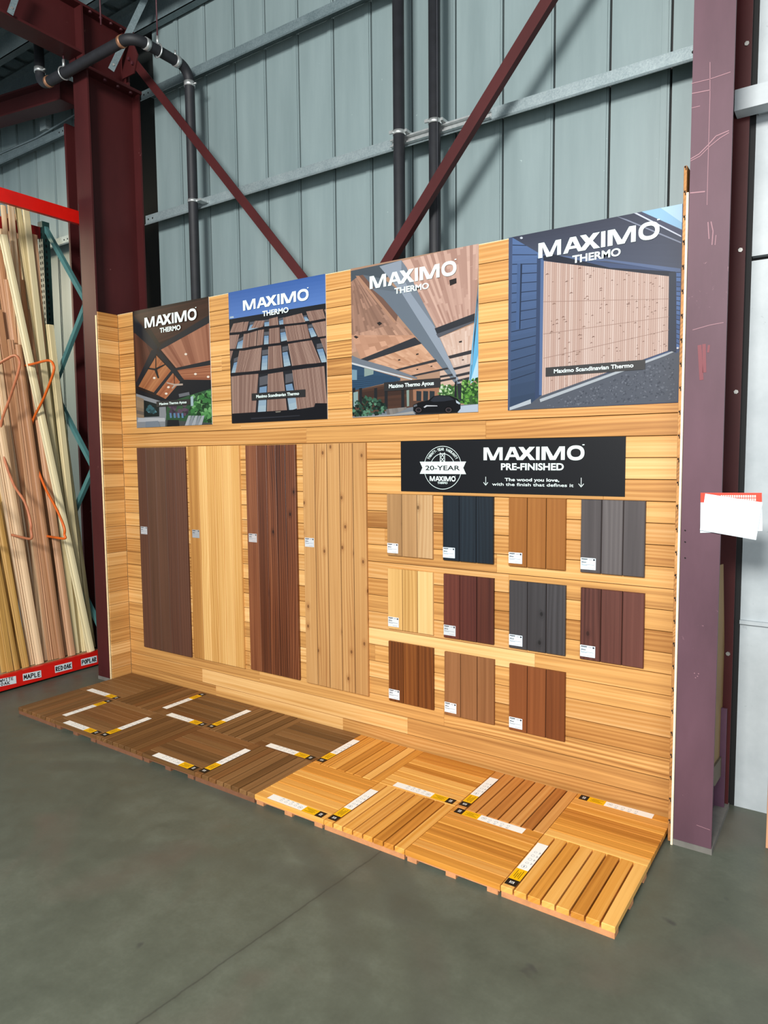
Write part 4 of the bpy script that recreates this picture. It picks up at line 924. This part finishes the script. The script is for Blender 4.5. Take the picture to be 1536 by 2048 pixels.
def deck_tile(i, j, kind, edge, black, mat, batm, label):
    """j row: 0 at the wall, 1 in front. kind A boards along the wall, B boards towards it. edge/black place the label strip."""
    g = .0035; o = D0 + DX * (i * TX + g / 2) - DY * ((j + 1) * TY - g / 2); W_, H_ = TX - g, TY - g
    t = thing('deck_tile', label, 'deck tile', o + DX * W_ / 2 + DY * H_ / 2, 'wooden deck tiles on the floor in front of the display')
    th, tb = .027, .028; n = 8; m = MB(); gap = .0055 if kind == 'A' else .0085
    if kind == 'A':
        sw_ = (H_ - gap * (n - 1)) / n
        for k in range(n): m.board(o + DY * (k * (sw_ + gap)) + Z * tb, DX, DY, Z, W_, sw_, th, .0018, (R.uniform(.15, .9), R.random(), R.random()))
    else:
        sw_ = (W_ - gap * (n - 1)) / n
        for k in range(n): m.board(o + DX * (k * (sw_ + gap) + sw_) + Z * tb, DY, -DX, Z, H_, sw_, th, .0025, (R.uniform(.15, .9), R.random(), R.random()))
    m.build('decking', mat, t)
    for q in range(3):
        b = MB(); bw_ = .055
        if kind == 'A': b.board(o + DX * (.012 + bw_ + q * (W_ - .024 - bw_) / 2) + DY * .002, DY, -DX, Z, H_ - .004, bw_, tb, .001)
        else: b.board(o + DY * (.002 + q * (H_ - .004 - bw_) / 2) + DX * .002, DX, DY, Z, W_ - .004, bw_, tb, .001)
        b.build('batten', batm, t)
    if kind == 'A':
        b = MB(); b.board(o + DY * .003 + DX * .002 + Z * (tb - .008), DX, DY, Z, W_ - .004, .012, .0078, .0005); b.build('front_lip', batm, t)
    # printed strip: black end, yellow field, white field with line icons
    L, w_ = .405, .056
    if edge == 'front': base, ax, ay = o + DY * .006, DX, DY
    elif edge == 'back': base, ax, ay = o + DY * (H_ - .006 - w_), DX, DY
    elif edge == 'left': base, ax, ay = o + DX * .006 + DX * w_, DY, -DX
    else: base, ax, ay = o + DX * (W_ - .006), DY, -DX
    full = W_ if edge in ('front', 'back') else H_
    if black in ('right', 'back'): base = base + ax * (full - .022) + ay * w_; ax, ay = -ax, -ay
    else: base = base + ax * .022
    zt = tb + th + .0008; m = MB()
    def r(u0, u1, v0, v1, c, dz=0.0): m.face([base + ax*u0 + ay*v0 + Z*(zt+dz), base + ax*u1 + ay*v0 + Z*(zt+dz), base + ax*u1 + ay*v1 + Z*(zt+dz), base + ax*u0 + ay*v1 + Z*(zt+dz)], None, c)
    K, YL, WH, IC = S('191613'), S('f2b80c'), S('f6f5ee'), S('8e949c')
    r(0, .050, 0, w_, K); r(.050, .145, 0, w_, YL); r(.145, L, 0, w_, WH)
    mono(m, base + ax * .025 + ay * (w_ / 2), ax, ay, .0105, WH[:3], zt + .0004)
    for q in range(4):
        r(.062 + .01 * (q % 2), .133 - .012 * ((q * 7) % 3), .013 + q * .009, .0158 + q * .009, S('6b5410'), .0004)
    for q in range(5):
        c = base + ax * (.172 + q * .036) + ay * (w_ * .56); rad = (.014, .008, .010, .009, .008)[q]
        for s_ in range(10):
            a0, a1 = s_ * .628, (s_ + 1) * .628
            p = lambda a, rr: c + ax * rr * math.cos(a) + ay * rr * math.sin(a) + Z * (zt + .0004)
            m.face([p(a0, rad - .0014), p(a0, rad), p(a1, rad), p(a1, rad - .0014)], None, IC)
        if q: r(.164 + q * .036, .181 + q * .036, .010, .0125, IC, .0004); r(.167 + q * .036, .178 + q * .036, .0055, .0075, IC, .0004)
        else: r(.165, .179, .029, .034, IC, .0004)
    m.build('label_strip', PRINT, t)
names = ['first', 'second', 'third', 'fourth', 'fifth', 'sixth', 'seventh', 'eighth', 'last']
frow = [('B','right','back'), ('A','front','right'), ('B','left','front'), ('A','front','right'), ('B','left','front'), ('A','front','right'), ('B','left','front'), ('A','back','left'), ('B','left','front')]
brow = [('A','front','right'), ('B','right','back'), ('A','front','right'), ('B','left','front'), ('A','front','right'), ('B','left','front'), ('A','front','right'), ('B','left','front'), ('A','back','left')]
for j, rowl in enumerate((brow, frow)):
    for i, (kind, e, b) in enumerate(rowl):
        dark = i <= 4; tone = 'dark brown' if dark else ('reddish' if (i, j) == (7, 0) else 'golden')
        mat = Dk if dark else (Rd if (i, j) in ((7, 0),) else Gd)
        run = 'boards along the wall' if kind == 'A' else 'boards facing the wall'
        label = '%s deck tile with %s, %s from left, %s row' % (tone, run, names[i], 'front' if j else 'rear')
        deck_tile(i, j, kind, e, b, mat, BatD if dark else BatG, label)

# ================================================================== MOULDING RACK
rack = thing('pallet_rack', 'red and teal pallet rack holding leaning mouldings left of the column', 'rack', (-1.75, -1.4, 0))
m = MB(); m.box((-1.345, -4.5, .02), (-1.30, .10, .1515)); m.build('bottom_beam', M_red, rack)
m = MB(); m.box((-1.345, -4.5, 4.190), (-1.30, .10, 4.305)); m.build('top_beam', M_red, rack)
m = MB(); m.box((-2.065, -4.5, 4.195), (-2.02, .10, 4.305)); m.build('rear_beam', plain('dark_red_beam', '8a1512', .5, 0, .1, 5), rack)
m = MB(); m.box((-2.065, -4.5, .02), (-2.02, .10, .165)); m.box((-2.02, -4.5, .130), (-1.345, .10, .150)); m.build('shelf_board', wood('shelf_plywood', '8a7050', 'a98c66', 'bda07a', .75), rack)
def upright(x, hgt):
    m = MB(); m.box((x - .04, .105, 0), (x + .04, .112, hgt)); m.box((x - .04, .112, 0), (x - .034, .18, hgt)); m.box((x + .034, .112, 0), (x + .04, .18, hgt))
    z = .15
    while z < hgt - .05:
        m.box((x - .024, .104, z), (x - .010, .1055, z + .028), 1); m.box((x + .010, .104, z), (x + .024, .1055, z + .028), 1); m.box((x + .0395, .13, z), (x + .0412, .145, z + .028), 1); z += .055
    m.build('upright', [M_tealdk, M_slot], rack)
upright(-2.03, 4.36); upright(-1.335, 4.40)
zs = [(4.30, 3.50), (2.72, 3.50), (2.72, 1.93), (1.15, 1.93), (1.15, .35)]
for za, zb in zs:
    a, b = Vector((-2.0, .145, za)), Vector((-1.37, .145, zb)); d = (b - a).normalized(); n = d.cross(Y).normalized() * .022
    m = MB(); m.prism([a - n - Y * .018, a + n - Y * .018, a + n + Y * .018, a - n + Y * .018], b - a); m.build('frame_brace', M_teal, rack)
# hand-lettered species cards on the bottom beam
for nm, quad, lines in (('poplar', [(1185,575),(1415,520),(1420,615),(1190,672)], ['POPLAR']), ('red oak', [(800,665),(1050,610),(1055,705),(808,775)], ['RED', 'OAK']),
                        ('maple', [(330,790),(600,735),(605,835),(340,893)], ['MAPLE']), ('white oak', [(-60,875),(232,818),(240,925),(-50,985)], ['WHITE', 'OAK'])):
    P = [onX(x / 7.314, 1240 + y / 7.314, -1.2985) for x, y in quad]
    th = thing('species_card', 'white hand-lettered card reading %s on the red bottom beam' % nm, 'card', (P[3] + P[2]) / 2, 'species cards on the rack')
    up = ((P[0] - P[3]) + (P[1] - P[2])) / 2; rt = ((P[1] - P[0]) + (P[2] - P[3])) / 2
    o = P[3].copy(); m = MB(); c = [o, o + rt, o + rt + up, o + up]
    for q in c: q.x = -1.2995
    m.prism(c, X * .0012); m.build('card', M_paper, th)
    m = MB(); o2 = Vector((-1.2980, o.y, o.z)); ru = rt.normalized(); uu = up.normalized(); w_, h_ = rt.length, up.length; tk = .0042
    if nm == 'white oak':
        stroke_text(m, 'WHITE', o2 + ru * w_ * .19 + uu * h_ * .57, ru, uu, w_ * .68, h_ * .36, tk * .62); stroke_text(m, 'OAK', o2 + ru * w_ * .22 + uu * h_ * .10, ru, uu, w_ * .46, h_ * .36, tk * .7)
    elif nm == 'red oak':
        stroke_text(m, 'RED', o2 + ru * w_ * .06 + uu * h_ * .2, ru, uu, w_ * .40, h_ * .58, tk); stroke_text(m, 'OAK', o2 + ru * w_ * .53 + uu * h_ * .2, ru, uu, w_ * .43, h_ * .58, tk)
    else: stroke_text(m, lines[0], o2 + ru * w_ * .06 + uu * h_ * .2, ru, uu, w_ * .90, h_ * .58, tk)
    m.build('handwriting', M_ink, th)
# orange divider hoops
def smooth_path(P, n=6):
    out = []
    for i in range(len(P) - 1):
        p0, p1, p2, p3 = P[max(i-1, 0)], P[i], P[i+1], P[min(i+2, len(P)-1)]
        for k in range(n):
            t = k / n; out.append(.5 * ((2*p1) + (p2-p0)*t + (2*p0-5*p1+4*p2-p3)*t*t + (3*p1-p0-3*p2+p3)*t**3))
    return out + [P[-1]]
for px, yref, mat, label in (([(12,752),(40,735),(70,727),(97,721),(107,730),(106,748),(88,795),(63,850),(64,900),(88,970),(113,1018),(138,1055),(139,1070),(130,1077),(104,1074),(60,1066)], (107,735), M_orange, 'bright orange bent divider hoop nearest the column'),
                             ([(-60,752),(-20,738),(10,720),(30,711),(39,722),(37,742),(22,790),(2,850),(6,905),(26,966),(50,1005),(78,1046),(81,1062),(74,1078),(45,1075),(10,1066)], (39,730), M_peach, 'faded orange bent divider hoop in the middle of the mouldings'),
                             ([(-120,760),(-80,742),(-60,722),(-45,712),(-35,724),(-40,745),(-55,800),(-80,860),(-70,930),(-40,985),(-12,1020),(8,1052),(9,1068),(1,1084),(-30,1080),(-60,1070)], (-38,730), M_orange, 'orange divider hoop cut by the left edge of the view')):
    y0 = onX(yref[0], yref[1], -1.27).y
    P = []
    for q in px:
        v = onY(q[0], q[1], y0); v.x = min(v.x, -1.22); P.append(v)
    m = MB(); m.tube(smooth_path(P), .0115, 9); tag(m.build('divider_hoop', mat), label, 'hoop', 'divider hoops on the rack')
# mouldings: foot and head points on a leaning plane
WP = wood('poplar_moulding', 'b09a68', 'd9c898', 'ece0ba', .5, .8, .5, 6, 0, .5)
WR = wood('red_oak_moulding', '8f6444', 'bd8c66', 'd3a884', .5, .8, .5, 6, 0, .5)
WM = wood('maple_moulding', 'b08a62', 'd9b890', 'ecd3b2', .5, .8, .4, 6, 0, .5)
WW = wood('white_oak_moulding', '8a6a34', 'b98f4c', 'd0a964', .5, .8, .5, 6, 0, .5)
PROF = {'casing': [(-.5, 0), (-.5, .35), (-.38, .55), (-.30, .40), (-.1, .85), (.15, 1.0), (.42, .95), (.5, .7), (.5, 0)], 'base': [(-.5, 0), (-.5, .5), (-.4, .7), (-.32, .5), (-.2, 1), (.5, 1), (.5, 0)],
        'round': [(-.5, 0), (-.48, .5), (-.3, .85), (0, 1), (.3, .85), (.48, .5), (.5, 0)], 'flat': [(-.5, 0), (-.5, .9), (-.45, 1), (.45, 1), (.5, .9), (.5, 0)], 'stop': [(-.5, 0), (-.5, 1), (-.1, 1), (0, .6), (.1, .6), (.2, 1), (.5, .7), (.5, 0)]}
def lean(px, py, off):
    """point on the lean plane seen at px,py; plane passes the shelf front and the rear beam"""
    k = .125; d = ray(px, py); n = Vector((1, 0, k)); c = -1.385 - off + k * .15
    return CAM + d * ((c - n.dot(CAM)) / n.dot(d))
species = {'P': (WP, 'cream poplar'), 'R': (WR, 'pinkish red oak'), 'M': (WM, 'pale maple'), 'W': (WW, 'yellowish white oak')}
ML = [  # species, profile, foot px, head px, width, depth layer
 ('P','casing',(183,1312),(5,470),.075,-1.2,'crossing in front of the others, the longest slant'),
 ('P','base',(172,1318),(98,650),.07,1,'with its head just below the teal upright'),
 ('P','stop',(160,1310),(78,640),.05,2,'with its head below the dark red rear beam'),
 ('P','flat',(152,1314),(50,416),.06,1,'brightest one reaching up behind the top beam'),
 ('P','round',(188,1308),(107,700),.045,3,'nearest the column at the foot'),
 ('R','casing',(143,1314),(58,700),.07,0,'with the rightmost foot above the red oak card'),
 ('R','round',(124,1318),(36,690),.06,0,'second foot from the right above the red oak card'),
 ('R','flat',(113,1317),(30,700),.06,1,'tucked behind two others above the red oak card'),
 ('R','stop',(101,1321),(20,680),.055,1,'thin one between the maple and red oak cards'),
 ('R','base',(131,1312),(66,470),.06,2,'behind the hoop, head near the rear beam'),
 ('M','casing',(80,1335),(-3,840),.075,0,'palest foot just right of the maple card'),
 ('M','flat',(92,1318),(20,409),.055,2,'tall one whose head is hidden by the top beam'),
 ('M','stop',(64,1332),(-8,900),.05,1,'narrow foot above the maple card'),
 ('W','casing',(52,1342),(-10,1000),.06,0,'golden foot at the left end of the maple card'),
 ('W','round',(35,1348),(-20,1050),.055,0,'bent golden foot right of the white oak card'),
 ('W','base',(19,1344),(-30,1020),.05,0,'tan foot just above the white oak card'),
 ('W','flat',(9,1350),(-40,1020),.05,1,'greyish tan foot above the white oak card, half hidden'),
 ('W','stop',(44,1338),(-5,900),.05,2,'brown one standing behind the golden feet'),
 ('M','round',(86,1322),(6,412),.05,3,'tall slim one at the left edge under the top beam'),
 ('P','base',(166,1306),(34,414),.055,3,'tall one second from the left under the top beam'),
 ('R','casing',(108,1312),(12,560),.06,3,'shaded, standing at the back beside the worn hoop'),
 ('R','flat',(96,1316),(-4,620),.06,4,'shaded, half behind the maple feet'),
 ('M','base',(72,1328),(-14,650),.055,4,'shaded, at the back of the maple group'),
 ('R','stop',(120,1310),(42,560),.05,4,'slim shaded one at the back of the red oak group'),
 ('P','round',(146,1306),(64,480),.05,4,'slim shaded one at the back of the poplar group'),
 ('W','round',(28,1340),(-30,700),.05,4,'shaded, at the back of the white oak group'),
 ('P','flat',(170,1306),(66,520),.05,5,'rearmost pale edge beside the teal upright'),
 ('R','base',(136,1308),(56,620),.055,5,'rearmost brown edge between hoops'),
 ('P','flat',(174,1302),(58,480),.07,6.0,'in the back row nearest the teal upright'),
 ('P','flat',(156,1304),(40,480),.07,6.0,'in the back row, second from the teal upright'),
 ('R','flat',(140,1306),(36,430),.07,6.0,'in the back row above the red oak card'),
 ('R','base',(122,1308),(20,430),.07,6.0,'in the back row, left of the red oak card'),
 ('M','flat',(104,1312),(4,440),.07,6.0,'in the back row right of the maple card'),
 ('M','flat',(84,1318),(-12,450),.07,6.0,'in the back row above the maple card'),
 ('W','flat',(62,1326),(-30,470),.07,6.0,'in the back row left of the maple card'),
 ('W','base',(40,1334),(-46,520),.07,6.0,'in the back row above the white oak card'),
 ('R','casing',(114,1308),(-6,500),.08,5.2,'wide one in the back row behind the worn hoop'),
 ('M','casing',(94,1310),(-30,480),.08,5.2,'wide one in the back row behind the maple feet'),
 ('R','flat',(150,1304),(44,520),.08,7,'deepest in the rack, between the two hoops'),
 ('M','flat',(76,1316),(-34,470),.08,7,'deepest in the rack, at the left edge'),
 ('W','flat',(18,1342),(-60,560),.07,6.0,'in the back row at the left edge'),

]
for spc, prof, ft, hd, wd, lay, extra in ML:
    mat, nm = species[spc]; off = .028 * lay - .01
    a = lean(ft[0], ft[1], off); b = lean(hd[0], hd[1], off)
    dz = (.152 - a.z) / (b.z - a.z); a = a + (b - a) * dz     # foot on the shelf
    d = (b - a).normalized(); face = (CAM - a); face = (face - d * face.dot(d)).normalized()
    nrm = Vector((1, 0, .125)); nrm = (nrm - d * nrm.dot(d)).normalized(); s_ = d.cross(nrm).normalized()
    if s_.y < 0: s_ = -s_
    th_ = .022
    pts = [a + s_ * (u * wd) + nrm * (v * th_) for u, v in PROF[prof]]
    m = MB(); col = (R.uniform(.3, .8), R.random(), R.random()); m.prism(pts, b - a, 0, col)
    tag(m.build('wood_moulding', mat), '%s moulding, %s' % (nm, extra), 'moulding', 'mouldings leaning in the rack')

# ================================================================== RIGHT-HAND THINGS
# paper notices taped to the right column
t = thing('paper_notice', 'blank white sheet hanging skewed over a red-topped notice on the maroon column', 'notice', (4.27, -.2, 1.6), None)
P = [onY(1380 + a / 9.846, 950 + b / 9.846, -.205) for a, b in ((300,365),(1430,540),(1300,1280),(195,1085))]
m = MB(); m.prism(P, Y * .0008); m.build('sheet', M_paper, t)
t = thing('paper_notice', 'notice with red header and cut-off white lettering behind the blank sheet', 'notice', (4.27, -.19, 1.6), None)
q = [onY(1380 + a / 9.846, 950 + b / 9.846, -.196) for a, b in ((210,350),(1415,350),(1425,1100),(200,1140))]
m = MB(); m.prism(q, Y * .0012); m.build('sheet', M_paper, t)
q2 = [q[0], q[1], q[1].lerp(q[2], .24), q[0].lerp(q[3], .24)]
m = MB(); m.face([p - Y * .0006 for p in q2][::-1]); m.build('red_header', M_redp, t)
m = MB()
for row_ in range(2):
    for k in range(16):
        u0 = .34 + k * .036; 
        if u0 > .92: continue
        v0 = .06 + row_ * .085
        c = [q[0].lerp(q[1], uu).lerp(q[3].lerp(q[2], uu), vv) - Y * .001 for uu, vv in ((u0, v0), (u0 + .026, v0), (u0 + .026, v0 + .065), (u0, v0 + .065))]
        m.face([c[0], c[3], c[2], c[1]]); e_ = [c[0].lerp(c[2], f_) for f_ in (.3, .7)]
m.build('header_lettering', plain('faded_white_print', 'e8cfc4', .6), t)
# hardboard sheet and ledge inside the right column
m = MB(); P = [onX(x, y, 4.185) for x, y in ((1438,1131),(1447,1128),(1449,1300),(1451,1420),(1453,1495),(1426,1532))]; m.prism(P, -X * .006)
tag(m.build('hardboard_sheet', M_card), 'tan hardboard offcut standing inside the right column', 'board')
m = MB(); P = [onX(x, y, 4.195) for x, y in ((1424,1541),(1453,1499),(1466,1505),(1462,1517),(1430,1572),(1424,1572))]; m.prism(P, -X * .04)
tag(m.build('ledge_bar', M_ledge), 'dusty brown bar under the hardboard inside the right column', 'bar')
b0 = onZ(1531, 1696, 0)
m = MB(); m.board((b0.x + .09, b0.y + .022, .0), Z, -X, -Y, 1.02, .09, .022, .002, (.6, .3, .4))
tag(m.build('timber_board', wood('pinkish_offcut', '9a6040', 'bf8560', 'd3a07c', .6)), 'pinkish upright board at the right edge of the view', 'board')
